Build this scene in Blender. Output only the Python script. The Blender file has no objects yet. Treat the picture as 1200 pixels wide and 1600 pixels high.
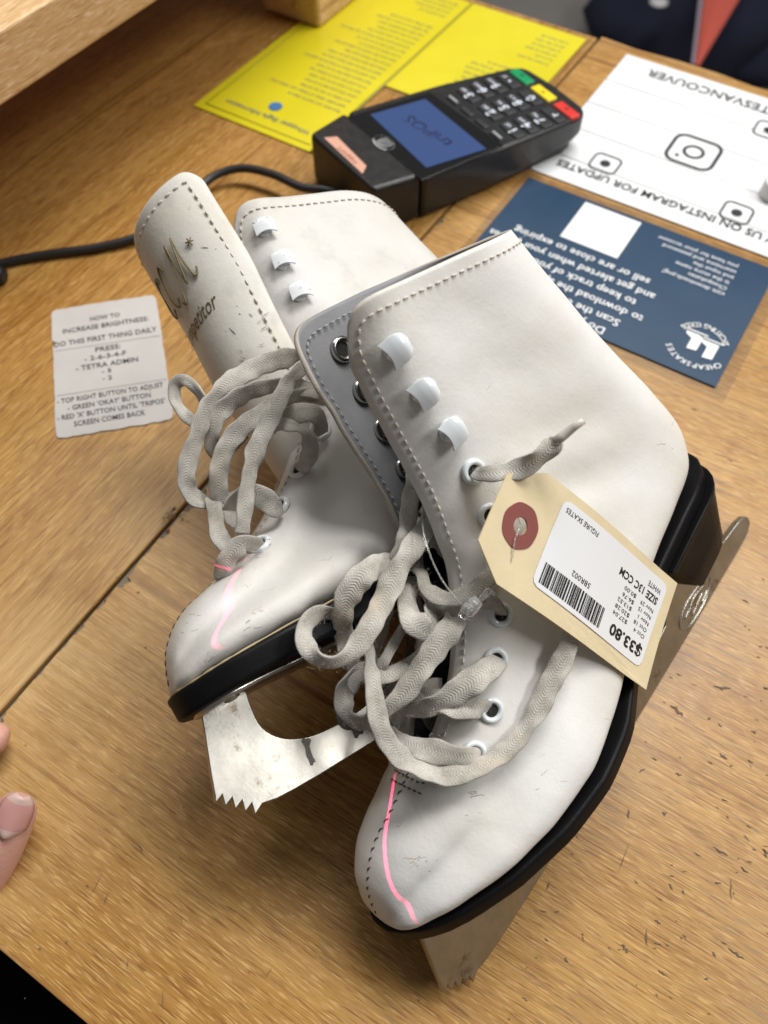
import bpy, bmesh, math, random
import numpy as np
from mathutils import Vector, Matrix
from mathutils.bvhtree import BVHTree
random.seed(7); rng = np.random.default_rng(7)
scene = bpy.context.scene
COL = scene.collection
# ------------------------------------------------------------ camera
H = 0.32; FPX = 1225.0; PITCH = math.radians(59)
camd = bpy.data.cameras.new('camera'); cam = bpy.data.objects.new('camera', camd); COL.objects.link(cam)
cam.location = (0, 0, H); cam.rotation_euler = (math.radians(90) - PITCH, 0, 0)
camd.sensor_fit = 'VERTICAL'; camd.sensor_height = 36; camd.sensor_width = 27; camd.lens = FPX / 1600 * 36
camd.clip_start = 0.01; camd.clip_end = 60
camd.dof.use_dof = True; camd.dof.focus_distance = 0.268; camd.dof.aperture_fstop = 10.5
scene.camera = cam
# ------------------------------------------------------------ world + lamps
w = bpy.data.worlds.new('World'); scene.world = w; w.use_nodes = True
bg = w.node_tree.nodes['Background']; bg.inputs[0].default_value = (1.0, .98, .95, 1); bg.inputs[1].default_value = .10
def area(name, loc, tgt, sx, sy, power, col):
    l = bpy.data.lights.new(name, 'AREA'); l.shape = 'RECTANGLE'; l.size = sx; l.size_y = sy; l.energy = power; l.color = col
    o = bpy.data.objects.new(name, l); COL.objects.link(o); o.location = loc
    o.rotation_euler = (Vector(tgt) - Vector(loc)).to_track_quat('-Z', 'Y').to_euler()
    return o
area('ceiling_lamp', (.45, 1.05, 1.85), (.1, .2, 0), 1.2, .5, 40, (1, .985, .955))
area('ceiling_lamp', (1.55, .30, 1.6), (.1, .2, 0), 1.0, .5, 22.5, (1, .985, .955))
area('ceiling_lamp', (-.85, 1.25, 1.9), (0, .2, 0), .5, 1.2, 6, (1, .985, .955))
scene.view_settings.view_transform = 'Standard'; scene.view_settings.look = 'None'
scene.view_settings.exposure = .11; scene.view_settings.gamma = 1; scene.view_settings.use_curve_mapping = False
scene.cycles.max_bounces = 8; scene.cycles.diffuse_bounces = 4
scene.cycles.use_denoising = True
# ------------------------------------------------------------ measuring (photo pixels are 1200 x 1600)
CAMP = np.array([0, 0, H]); FW = np.array([0, math.cos(PITCH), -math.sin(PITCH)]); UP = np.array([0, math.sin(PITCH), math.cos(PITCH)]); RT = np.array([1., 0, 0])
def ray(x, y): return FW + RT * (x - 600) / FPX + UP * (800 - y) / FPX
def G(x, y, z=0.0):
    d = ray(x, y); return CAMP + d * ((z - H) / d[2])
def D(x, y, dep): return CAMP + ray(x, y) * dep
# ------------------------------------------------------------ objects
def tag(o, label=None, cat=None, group=None, kind=None):
    if label: o['label'] = label
    if cat: o['category'] = cat
    if group: o['group'] = group
    if kind: o['kind'] = kind
    return o
def empty(name, loc=(0, 0, 0), label=None, cat=None, group=None):
    o = bpy.data.objects.new(name, None); o.empty_display_size = .01; COL.objects.link(o); o.location = loc
    return tag(o, label, cat, group)
def mesh_obj(name, verts, faces, mats, parent=None, fm=None, smooth=True, local=False):
    me = bpy.data.meshes.new(name); me.from_pydata([tuple(v) for v in verts], [], faces)
    if not isinstance(mats, (list, tuple)): mats = [mats]
    for m in mats: me.materials.append(m)
    if fm is not None:
        for p, k in zip(me.polygons, fm): p.material_index = k
    for p in me.polygons: p.use_smooth = smooth
    me.update()
    o = bpy.data.objects.new(name, me); COL.objects.link(o)
    if parent:
        o.parent = parent
        if not local: o.matrix_parent_inverse = parent.matrix_basis.inverted()
    return o
class MB:
    def __init__(s): s.v = []; s.f = []; s.m = []
    def add(s, v, f, m=0):
        n = len(s.v); s.v += [np.array(q, float) for q in v]; s.f += [tuple(i + n for i in q) for q in f]; s.m += [m] * len(f)
    def box(s, c, ax, half, m=0):
        c = np.array(c, float); ax = [np.array(a, float) for a in ax]
        v = [c + ax[0] * half[0] * i + ax[1] * half[1] * j + ax[2] * half[2] * k for i in (-1, 1) for j in (-1, 1) for k in (-1, 1)]
        s.add(v, [(0, 1, 3, 2), (4, 6, 7, 5), (0, 4, 5, 1), (2, 3, 7, 6), (0, 2, 6, 4), (1, 5, 7, 3)], m)
    def prism(s, poly, up, m=0):
        n = len(poly); poly = [np.array(p, float) for p in poly]; up = np.array(up, float)
        s.add(poly + [p + up for p in poly], [tuple(range(n - 1, -1, -1)), tuple(range(n, 2 * n))] + [(i, (i + 1) % n, n + (i + 1) % n, n + i) for i in range(n)], m)
    def tube(s, pts, r, n=8, m=0, closed=False, cap=True):
        pts = [np.array(p, float) for p in pts]; rr = r if hasattr(r, '__len__') else [r] * len(pts)
        rings = []; prev = None
        for i, p in enumerate(pts):
            t = (pts[(i + 1) % len(pts)] - pts[i - 1]) if closed else pts[min(i + 1, len(pts) - 1)] - pts[max(i - 1, 0)]
            t = t / (np.linalg.norm(t) + 1e-12)
            if prev is None:
                a = np.cross(t, [0, 0, 1.]);
                if np.linalg.norm(a) < 1e-3: a = np.cross(t, [1., 0, 0])
            else: a = prev - t * (prev @ t)
            a /= np.linalg.norm(a) + 1e-12; prev = a; b = np.cross(t, a)
            rings.append([p + rr[i] * (a * math.cos(q) + b * math.sin(q)) for q in np.linspace(0, 2 * math.pi, n, endpoint=False)])
        v = [q for r_ in rings for q in r_]; f = []; L = len(pts)
        for i in range(L if closed else L - 1):
            for j in range(n):
                f.append((i * n + j, i * n + (j + 1) % n, ((i + 1) % L) * n + (j + 1) % n, ((i + 1) % L) * n + j))
        if cap and not closed: f += [tuple(range(n - 1, -1, -1)), tuple(range((L - 1) * n, L * n))]
        s.add(v, f, m)
    def lathe(s, c, ax, prof, n=20, m=0, a=None):
        c = np.array(c, float); ax = np.array(ax, float); ax /= np.linalg.norm(ax)
        if a is None: a = np.cross(ax, [0, 0, 1.]) if abs(ax[2]) < .9 else np.cross(ax, [1., 0, 0])
        a = a / np.linalg.norm(a); b = np.cross(ax, a); v = []; f = []
        for r, h in prof: v += [c + ax * h + r * (a * math.cos(q) + b * math.sin(q)) for q in np.linspace(0, 2 * math.pi, n, endpoint=False)]
        for i in range(len(prof) - 1):
            for j in range(n): f.append((i * n + j, i * n + (j + 1) % n, (i + 1) * n + (j + 1) % n, (i + 1) * n + j))
        s.add(v, f, m)
    def build(s, name, mats, parent=None, smooth=True): return mesh_obj(name, s.v, s.f, mats, parent, s.m, smooth)
def bevel(o, wd, seg=2, angle=35):
    b = o.modifiers.new('bevel', 'BEVEL'); b.width = wd; b.segments = seg; b.limit_method = 'ANGLE'; b.angle_limit = math.radians(angle); b.harden_normals = True
    return o
def spline(pts, n=8):
    P = np.array(pts, float); out = []
    Q = np.vstack([2 * P[0] - P[1], P, 2 * P[-1] - P[-2]])
    for i in range(len(P) - 1):
        a, b, c, d = Q[i:i + 4]
        for t in np.linspace(0, 1, n, endpoint=False):
            out.append(.5 * (2 * b + (c - a) * t + (2 * a - 5 * b + 4 * c - d) * t * t + (3 * b - 3 * c + d - a) * t ** 3))
    out.append(P[-1]); return out
# ------------------------------------------------------------ materials
def new_mat(name):
    m = bpy.data.materials.new(name); m.use_nodes = True; nt = m.node_tree; b = nt.nodes['Principled BSDF']
    return m, nt, b
class N:
    """tiny node helper"""
    def __init__(s, nt): s.nt = nt
    def __call__(s, typ, ins=None, **kw):
        n = s.nt.nodes.new(typ)
        for k, v in kw.items(): setattr(n, k, v)
        for k, v in (ins or {}).items():
            if isinstance(v, bpy.types.NodeSocket): s.nt.links.new(v, n.inputs[k])
            else: n.inputs[k].default_value = v
        return n
    def math(s, op, a, b=0.5, clamp=False): return s('ShaderNodeMath', {0: a, 1: b}, operation=op, use_clamp=clamp).outputs[0]
    def noise(s, vec, scale, detail=4, rough=.55): return s('ShaderNodeTexNoise', {'Vector': vec, 'Scale': scale, 'Detail': detail, 'Roughness': rough}).outputs[0]
    def ramp(s, fac, stops):
        r = s('ShaderNodeValToRGB', {0: fac}); e = r.color_ramp.elements
        while len(e) < len(stops): e.new(.5)
        for k, (p, c) in zip(e, stops): k.position = p; k.color = c if len(c) == 4 else (*c, 1)
        return r.outputs[0]
    def mix(s, fac, a, b, mode='MIX'):
        n = s('ShaderNodeMix', data_type='RGBA', blend_type=mode)
        for i, v in ((0, fac), (6, a), (7, b)):
            if isinstance(v, bpy.types.NodeSocket): s.nt.links.new(v, n.inputs[i])
            else: n.inputs[i].default_value = v if i == 0 else (*v[:3], 1)
        return n.outputs[2]
    def link(s, a, b): s.nt.links.new(a, b)
def plain(name, col, rough=.5, metal=0, bump=0, bscale=400, spec=.5, coat=0):
    m, nt, b = new_mat(name); n = N(nt)
    b.inputs['Base Color'].default_value = (*col, 1); b.inputs['Roughness'].default_value = rough; b.inputs['Metallic'].default_value = metal
    b.inputs['Specular IOR Level'].default_value = spec; b.inputs['Coat Weight'].default_value = coat; b.inputs['Coat Roughness'].default_value = .1
    if bump:
        tc = n('ShaderNodeTexCoord').outputs['Object']
        f = n.noise(tc, bscale, 3)
        n.link(n('ShaderNodeBump', {'Strength': bump, 'Distance': .0004, 'Height': f}).outputs[0], b.inputs['Normal'])
        v = n.noise(tc, bscale * .12, 4)
        n.link(n.mix(v, [c * .86 for c in col], [min(1, c * 1.1) for c in col]), b.inputs['Base Color'])
        n.link(n.math('ADD', n.math('MULTIPLY', v, .25), rough - .12), b.inputs['Roughness'])
    return m
def wood(name, ax, light, mid, dark, rough=.36, wear=1.0, coat=.15):
    """grain runs along the horizontal direction ax (world metres)"""
    m, nt, b = new_mat(name); n = N(nt)
    pos = n('ShaderNodeNewGeometry').outputs['Position']
    ang = math.atan2(ax[1], ax[0])
    rot = n('ShaderNodeVectorRotate', {'Vector': pos, 'Angle': -ang}, rotation_type='Z_AXIS').outputs[0]
    wob = n.noise(rot, 7, 2)
    off = n('ShaderNodeCombineXYZ', {'Y': n.math('MULTIPLY', n.math('SUBTRACT', wob, .5), .006)}).outputs[0]
    rot2 = n('ShaderNodeVectorMath', {0: rot, 1: off}, operation='ADD').outputs[0]
    def st(sx, sy, detail=4, rough=.6):
        v = n('ShaderNodeVectorMath', {0: rot2, 1: (sx, sy, sy)}, operation='MULTIPLY').outputs[0]
        return n.noise(v, 1, detail, rough)
    def bw(x, lo, hi, inv=False): return n('ShaderNodeMapRange', {'Value': x, 'From Min': lo, 'From Max': hi, 'To Min': 1 if inv else 0, 'To Max': 0 if inv else 1}).outputs[0]
    bands = st(1.6, 34, 3, .5); streak = st(9, 380, 3, .55); fine = st(62, 1150, 2, .6); dash = st(120, 1500, 2, .5); broad = st(2.5, 8, 2)
    c = n.mix(bw(bands, .36, .64), dark, light); c = n.mix(.55, c, mid)
    c = n.mix(n.math('MULTIPLY', bw(broad, .35, .7), .42), c, [q * 1.0 for q in dark])
    c = n.mix(n.math('MULTIPLY', bw(streak, .52, .72), .50), c, light)
    c = n.mix(n.math('MULTIPLY', bw(streak, .28, .46, True), .60), c, [dark[0] * .85, dark[1] * .8, dark[2] * .75])
    c = n.mix(n.math('MULTIPLY', bw(fine, .35, .46, True), .78), c, [dark[0] * .75, dark[1] * .66, dark[2] * .6])
    c = n.mix(n.math('MULTIPLY', bw(dash, .54, .66), .58), c, [min(1, light[0] * 1.22), min(1, light[1] * 1.32), min(1, light[2] * 1.7)])
    ln = st(1.2, 115, 2, .45)
    c = n.mix(n.math('MULTIPLY', bw(ln, .30, .36, True), .72), c, [dark[0] * .62, dark[1] * .5, dark[2] * .42])
    if wear:
        ds = n.math('ABSOLUTE', n.math('ADD', n('ShaderNodeVectorMath', {0: pos, 1: (.8480, -.5300, 0)}, operation='DOT_PRODUCT').outputs['Value'], .1848), 0)
        pale = n.math('MULTIPLY', bw(ds, .0, .085, True), bw(n.noise(pos, 14, 4, .6), .28, .62)); pale = n.math('MULTIPLY', pale, bw(n('ShaderNodeSeparateXYZ', {0: pos}).outputs[1], .12, .30, True))
        c = n.mix(n.math('MULTIPLY', pale, .62), c, n.mix(bw(streak, .35, .65), (.62, .40, .17), (.74, .53, .27)))
        gx = n('ShaderNodeSeparateXYZ', {0: pos})
        grad = n('ShaderNodeMapRange', {'Value': gx.outputs[0], 'From Min': -.14, 'From Max': .14}).outputs[0]
        patchy = bw(n.noise(pos, 26, 4, .6), .40, .66)
        gr = n.math('MULTIPLY', bw(st(55, 520, 4, .7), .50, .66), patchy)
        c = n.mix(n.math('MULTIPLY', gr, n.math('ADD', n.math('MULTIPLY', grad, .60 * wear), .12), True), c, (.105, .078, .058))
        c = n.mix(n.math('MULTIPLY', bw(n.noise(pos, 11, 3), .45, .75), n.math('MULTIPLY', grad, .35)), c, (.42, .30, .17))
        sp = bw(n.noise(pos, 520, 2, .5), .74, .80)
        c = n.mix(n.math('MULTIPLY', sp, .6), c, (.06, .045, .035))
    n.link(c, b.inputs['Base Color'])
    n.link(n('ShaderNodeMapRange', {'Value': streak, 'To Min': rough - .06, 'To Max': rough + .16}).outputs[0], b.inputs['Roughness'])
    hgt = n.math('ADD', n.math('MULTIPLY', streak, .7), n.math('MULTIPLY', fine, .6))
    n.link(n('ShaderNodeBump', {'Strength': .35, 'Distance': .0005, 'Height': hgt}).outputs[0], b.inputs['Normal'])
    b.inputs['Coat Weight'].default_value = coat; b.inputs['Coat Roughness'].default_value = .25; b.inputs['Specular IOR Level'].default_value = .35
    return m
def leather_mat(name='white_leather', base=(.725, .715, .695), grime=1.0):
    m, nt, b = new_mat(name); n = N(nt)
    tc = n('ShaderNodeTexCoord').outputs['Object']
    big = n.noise(tc, 28, 5, .6); med = n.noise(tc, 110, 4, .6)
    c = n.mix(n.ramp(big, [(.42, (0, 0, 0)), (.75, (1, 1, 1))]), base, [base[0] * .93, base[1] * .9, base[2] * .84])
    # yellow-brown rubbed spots and grey scuffs
    sp = n.ramp(n.noise(tc, 62, 6, .7), [(.66, (0, 0, 0)), (.76, (1, 1, 1))])
    c = n.mix(n.math('MULTIPLY', sp, .30 * grime), c, (.52, .40, .24))
    v = n('ShaderNodeVectorMath', {0: n('ShaderNodeVectorRotate', {'Vector': tc, 'Angle': .7, 'Axis': (.3, .2, 1)}).outputs[0], 1: (60, 420, 420)}, operation='MULTIPLY').outputs[0]
    sc = n.math('MULTIPLY', n.ramp(n.noise(v, 1, 4, .7), [(.67, (0, 0, 0)), (.78, (1, 1, 1))]), n.ramp(n.noise(tc, 22, 2), [(.5, (0, 0, 0)), (.66, (1, 1, 1))]))
    c = n.mix(n.math('MULTIPLY', sc, .35 * grime), c, (.25, .235, .22))
    if grime > 1: c = n.mix(n.math('MULTIPLY', n.ramp(n.noise(tc, 55, 6, .65), [(.56, (0, 0, 0)), (.70, (1, 1, 1))]), .30), c, (.34, .33, .31))
    n.link(c, b.inputs['Base Color'])
    n.link(n('ShaderNodeMapRange', {'Value': med, 'To Min': .40, 'To Max': .60}).outputs[0], b.inputs['Roughness'])
    vor = n('ShaderNodeTexVoronoi', {'Vector': tc, 'Scale': 900}).outputs['Distance']
    hgt = n.math('ADD', n.math('MULTIPLY', vor, .25), n.math('ADD', n.math('MULTIPLY', n.noise(tc, 260, 4), .9), n.math('MULTIPLY', n.noise(tc, 45, 4), 2.8)))
    n.link(n('ShaderNodeBump', {'Strength': .25, 'Distance': .00045, 'Height': hgt}).outputs[0], b.inputs['Normal'])
    b.inputs['Specular IOR Level'].default_value = .36; b.inputs['Subsurface Weight'].default_value = 0
    return m
M = {}
SEAM = np.array([.53, .848, 0]); SEAM /= np.linalg.norm(SEAM); CROSS = np.array([SEAM[1], -SEAM[0], 0])
M['wood_main'] = wood('worn_wood_across', CROSS, (.55, .32, .098), (.43, .228, .056), (.27, .122, .025))
M['wood_edge'] = wood('worn_wood_along', SEAM, (.54, .31, .088), (.41, .208, .046), (.24, .105, .019), wear=.4)
M['pine'] = wood('pale_pine', SEAM, (.78, .55, .29), (.70, .46, .22), (.58, .34, .14), rough=.45, wear=0, coat=.05)
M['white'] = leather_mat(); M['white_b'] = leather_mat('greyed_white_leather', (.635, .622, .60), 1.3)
M['lining'] = plain('grey_lining', (.235, .235, .245), .55, bump=.25, bscale=900)
M['edge'] = plain('raw_cut_edge', (.50, .45, .38), .8, bump=.4, bscale=1500)
M['sole'] = plain('black_sole', (.007, .007, .008), .42, bump=.2, bscale=500, spec=.10)
M['steel'] = plain('worn_nickel_steel', (.62, .60, .56), .28, 1, bump=.25, bscale=420)
M['dark'] = plain('dark_inside', (.03, .03, .032), .8)
M['thread'] = plain('pale_thread', (.60, .56, .49), .8)
M['stitchhole'] = plain('dark_thread', (.10, .075, .055), .8)
# ------------------------------------------------------------ scanner laser: a real fan of red light held at the left
LASER_AT = np.array([-.30, .03, .21])
def laser(pts, name):
    Q = np.array(pts) - LASER_AT; Q /= np.linalg.norm(Q, axis=1)[:, None]; u, s, vt = np.linalg.svd(Q); nrm = vt[2]; mid = Q.mean(0); mid /= np.linalg.norm(mid); tan = np.cross(nrm, mid); tan /= np.linalg.norm(tan)
    ext = [q @ tan for q in Q]; lo, hi = min(ext), max(ext)
    l = bpy.data.lights.new(name, 'SPOT'); l.shadow_soft_size = 0; l.spot_size = math.radians(60); l.spot_blend = 0; l.energy = 1.0; l.use_nodes = True
    o = bpy.data.objects.new(name, l); COL.objects.link(o); o.location = LASER_AT; o.rotation_euler = Vector(mid).to_track_quat('-Z', 'Y').to_euler()
    nt = l.node_tree; n = N(nt); em = nt.nodes['Emission']
    inc = n('ShaderNodeNewGeometry').outputs['Incoming']
    dn = n.math('ABSOLUTE', n('ShaderNodeVectorMath', {0: inc, 1: tuple(nrm)}, operation='DOT_PRODUCT').outputs['Value'], 0)
    tt = n('ShaderNodeVectorMath', {0: inc, 1: tuple(-tan)}, operation='DOT_PRODUCT').outputs['Value']
    line = n('ShaderNodeMapRange', {'Value': dn, 'From Min': .0014, 'From Max': .0026, 'To Min': 1, 'To Max': 0}).outputs[0]
    a = n('ShaderNodeMapRange', {'Value': tt, 'From Min': lo - .004, 'From Max': lo + .01}).outputs[0]; b_ = n('ShaderNodeMapRange', {'Value': tt, 'From Min': hi - .01, 'From Max': hi + .004, 'To Min': 1, 'To Max': 0}).outputs[0]
    n.link(n.math('MULTIPLY', n.math('MULTIPLY', line, n.math('MULTIPLY', a, b_)), LASER_POWER), em.inputs['Strength']); em.inputs['Color'].default_value = (1, .06, .22, 1)
LASER_POWER = 9.0
laser([(.0047, .0613, .0528), (.0025, .0533, .0516), (-.0008, .0416, .0510), (-.0006, .0331, .0510), (.0036, .0249, .0505), (.0099, .0180, .0475)], 'scanner_laser')
laser([(-.0458, .1238, .0854), (-.0491, .1131, .0891), (-.0518, .1020, .0912), (-.0508, .0957, .0930), (-.0472, .0879, .0942)], 'scanner_laser')
# ------------------------------------------------------------ counter, floor, shade panel, riser
E1, E2 = CROSS, SEAM                      # across / along the seam; e1, e2 coordinates in metres on the table
def PT(e1, e2, z=0.0): return np.array([E1[0] * e1 + E2[0] * e2, E1[1] * e1 + E2[1] * e2, z])
def en(p): return p @ E1, p @ E2
SE = -.1848                               # the seam
mb = MB(); r = random.Random(11)
edge = [(SE + .0011, -.064)]; q = -.05
while q < .595:
    dpt = .0006 + (.0034 * r.random() ** 2 if r.random() < (.75 if q < .25 else .25) else 0)
    edge += [(SE + .0011, q), (SE + .0011 + dpt * .5, q + .0004), (SE + .0011 + dpt * .75, q + .0015), (SE + .0011 + dpt * .55, q + .0022), (SE + .0011 + dpt, q + .003 + .002 * r.random()), (SE + .0011 + dpt * .8, q + .0055), (SE + .0011 + dpt * .25, q + .0062), (SE + .0011 + dpt * .35, q + .008)]; q += .009 + .010 * r.random()
edge.append((SE + .0011, .602)); 
far = [(SE + .03 + .03 * i, .602 - (.003 if i in (0, 3) else 0) * r.random()) for i in range(30)]
poly = edge + far + [(.75, .602), (.75, -.064)]
def slab(mb, poly, z, th, m=0): mb.prism([PT(a, b, z - th) for a, b in poly][::-1], (0, 0, th), m)
slab(mb, poly, 0, .032)
counter = empty('counter', (0, 0, 0)); tag(counter, 'worn varnished wooden shop counter that everything lies on', 'counter')
o = mb.build('counter_board', M['wood_main'], counter, smooth=False); bevel(o, .0012, 2, 60)
mb = MB(); slab(mb, [(SE - .0006, -.30), (SE - .0006, .598), (-.9, .598), (-.9, -.30)], .0004, .032); o = mb.build('edge_board', M['wood_edge'], counter, smooth=False); bevel(o, .0012, 2, 60)
mb = MB(); slab(mb, [(SE - .0004, -.06), (SE + .0006, -.06), (SE + .0006, .596), (SE - .0004, .596)], -.0035, .02, 1); slab(mb, [(SE + .0006, -.06), (SE + .009, -.06), (SE + .009, .596), (SE + .0006, .596)], -.0012, .02, 0)
M['putty'] = plain('grey_filler', (.21, .17, .125), .8, bump=.4, bscale=600)
mb.build('joint_filler', [M['putty'], plain('dark_gap', (.018, .013, .01), .9)], counter, smooth=False)
M['splinter'] = plain('red_brown_splinter', (.20, .075, .035), .7, bump=.3, bscale=500)
for q, l in ((.044, .007), (.058, .006), (.10, .003)):
    mb = MB(); slab(mb, [(SE + .0012, q), (SE + .0055, q + .001), (SE + .0045, q + l), (SE + .0012, q + l * .9)], -.0006, .001)
    mb.build('joint_splinter', M['splinter'], counter, smooth=False)
# dark dents and knife scratches in the varnish
mb = MB(); r = random.Random(4)
def scratch(px, py, dx, dy, L, wd, dep=.00035):
    a = G(px, py); d = RT * dx + np.array([0, 1., 0]) * -dy; d /= np.linalg.norm(d); n_ = np.cross(d, [0, 0, 1.]); k = 7
    up, lo = [], []
    for i in range(k):
        t = i / (k - 1); w_ = wd * math.sin(math.pi * min(max(t, .06), .94)) * (.6 + .8 * r.random()); c = a + d * L * (t - .5) + n_ * r.uniform(-1, 1) * wd * .5
        up.append(c + n_ * w_ / 2); lo.append(c - n_ * w_ / 2)
    z = np.array([0, 0, dep]); mb.add([p + z for p in up + lo], [(i, i + 1, k + i + 1, k + i) for i in range(k - 1)])
SCR = [(1128, 1075, .95, .12, .012, .0022), (1058, 1110, .6, .75, .010, .003), (1130, 1182, .8, .55, .006, .0016), (1172, 1190, .7, .4, .004, .0014), (1108, 1123, .4, .3, .002, .0022), (1038, 1270, .5, .1, .003, .0024), (1142, 1390, .25, -.95, .012, .0010), (975, 1340, .5, -.9, .018, .0006), (1010, 1465, .15, -.95, .009, .0014), (976, 1482, .5, .8, .005, .0030), (1028, 1440, .8, .5, .004, .0014), (1150, 1490, .75, .6, .010, .0014), (1125, 1330, .8, .55, .010, .0012), (982, 1272, .2, -.9, .006, .0014), (1060, 1210, .8, .45, .004, .0016), (1048, 1385, .5, .8, .004, .0014), (1132, 1250, .8, .5, .004, .0012), (220, 1325, .6, .8, .006, .0012), (150, 1384, .4, -.95, .014, .0004), (166, 1405, .2, -1, .008, .0007), (200, 1505, .1, 1, .005, .0006), (255, 1562, .1, 1, .010, .0006), (63, 1482, .3, .9, .0018, .0014), (105, 1472, .2, 1, .0018, .0012), (284, 1438, .05, 1, .005, .0005), (172, 1120, .1, 1, .010, .0004), (292, 1174, 0, 1, .0014, .0012), (228, 1012, .2, -.4, .002, .0018), (133, 794, .3, .3, .0016, .0016), (216, 926, .5, .3, .002, .0018), (1085, 640, .7, .35, .006, .0009), (1140, 720, .7, .4, .005, .0009), (1165, 940, .75, .5, .006, .0012), (1120, 900, .6, .5, .004, .001), (885, 1500, .6, .8, .003, .0014), (820, 1560, .8, .5, .004, .001), (480, 1420, .7, .6, .004, .0008), (420, 1520, .6, -.8, .006, .0006)]
for q in SCR: scratch(q[0], q[1], q[2], q[3], q[4] * .62, q[5] * .42)
for _ in range(120):
    x = 1200 - 420 * r.random() ** 1.6; y = r.uniform(1000, 1600) if r.random() < .8 else r.uniform(560, 1000)
    an = r.gauss(.62, .45); scratch(x, y, math.cos(an), math.sin(an), r.uniform(.0006, .0034), r.uniform(.00018, .00055))
for _ in range(60):
    x = r.uniform(0, 900); y = r.uniform(760, 1600); an = r.gauss(.6, .6); scratch(x, y, math.cos(an), math.sin(an), r.uniform(.0005, .002), r.uniform(.00015, .0005))
for k in range(26):
    x, y = 272 + r.gauss(0, 10), 806 + r.gauss(0, 8); scratch(x, y, .6, -.7, r.uniform(.001, .004), r.uniform(.0002, .0005), .0008)
for (x, y) in ((292, 492), (286, 486), (294, 497)): scratch(x, y, .7, .9, .004, .0012, .0008)
tag(mb.build('scratches', plain('dark_worn_wood', (.15, .108, .07), .8), counter), kind='stuff')
# floor beyond and an added black panel for the shade under the near edge
mb = MB(); mb.prism([(-6, -1, -.92), (6, -1, -.92), (6, 9, -.92), (-6, 9, -.92)], (0, 0, .02)); fl = mb.build('floor', plain('grey_concrete_floor', (.30, .285, .27), .7, bump=.2, bscale=30), smooth=False); tag(fl, kind='structure')
mb = MB(); slab(mb, [(-.6, -.30), (-.6, -.075), (.4, -.075), (.4, -.30)], -.06, .02); o = mb.build('shade_panel', plain('matt_black_shade', (.004, .004, .005), .9, spec=.1), smooth=False); tag(o, 'matt black panel added for the shade under the near edge of the wooden counter', 'shade_panel')
# pine riser
RE = -.365; zb, zt = .086, .116
ri = empty('riser', tuple(PT(RE, .5))); tag(ri, 'pale pine riser standing on the counter at its back corner', 'riser')
mb = MB(); mb.prism([PT(RE, .1, zb), PT(RE, .75, zb), PT(RE - .30, .75, zb), PT(RE - .30, .1, zb)], (0, 0, zt - zb)); o = mb.build('riser_board', M['pine'], ri, smooth=False); bevel(o, .002, 3)
mb = MB(); mb.prism([PT(RE - .002, .496, .0006), PT(RE - .002, .585, .0006), PT(RE - .056, .585, .0006), PT(RE - .056, .496, .0006)], (0, 0, zb - .0006)); o = mb.build('leg', M['pine'], ri, smooth=False); bevel(o, .004, 3)
mb = MB(); mb.prism([PT(RE - .006, .11, .0006), PT(RE - .006, .165, .0006), PT(RE - .06, .165, .0006), PT(RE - .06, .11, .0006)], (0, 0, zb - .0006)); o = mb.build('leg', M['pine'], ri, smooth=False); bevel(o, .004, 3)
# ------------------------------------------------------------ skate
def rotm(c0, c1, c2): return np.stack([c0, c1, c2], 1)
def ortho(A):
    u, _, v = np.linalg.svd(A); return u @ v
_toe = G(740, 1540); _f = _toe - G(1168, 830); _f /= np.linalg.norm(_f); _z = np.array([0, 0, 1.]); _l = np.cross(_z, _f)
_r = math.radians(44); _U = math.cos(_r) * _z - math.sin(_r) * _l
POSE_A = (rotm(-_f, np.cross(_U, _f), _U), _toe + np.array([0, 0, .0005]))
POSE_B = (ortho(np.array([[.7841, .3445, -.5162], [.5812, -.1159, .8054], [-.2176, .9316, .2911]])), np.array([-.0404, .0434, .0560]))
SIDE = {id(POSE_A): 1, id(POSE_B): -1}
def swing(F): return float(np.interp(F, [-.6, 1, 3, 5, 7, 10, 14, 30], [-.5, -.4, -.1, .1, .22, .15, 0, 0]))
def bend(pose, p):
    F, L, U = p; sd = SIDE[id(pose)]
    if sd < 0: U = U + float(np.interp(F, [0, 3, 5, 7, 10, 14], [0, .3, .5, .6, .4, 0])) * min(max((U - 2.5) / 1.5, 0), 1) * min(max((8 - U) / 3, 0), 1)
    return np.array([F, L + sd * swing(F) * min(max((11 - U) / 5, 0), 1), U])
def W(pose, p): return pose[1] + pose[0] @ (bend(pose, p) * .01)
def W0(pose, p): return pose[1] + pose[0] @ (np.array(p, float) * .01)
def Lc(pose, p): return pose[0].T @ (np.array(p) - pose[1]) * 100
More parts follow.
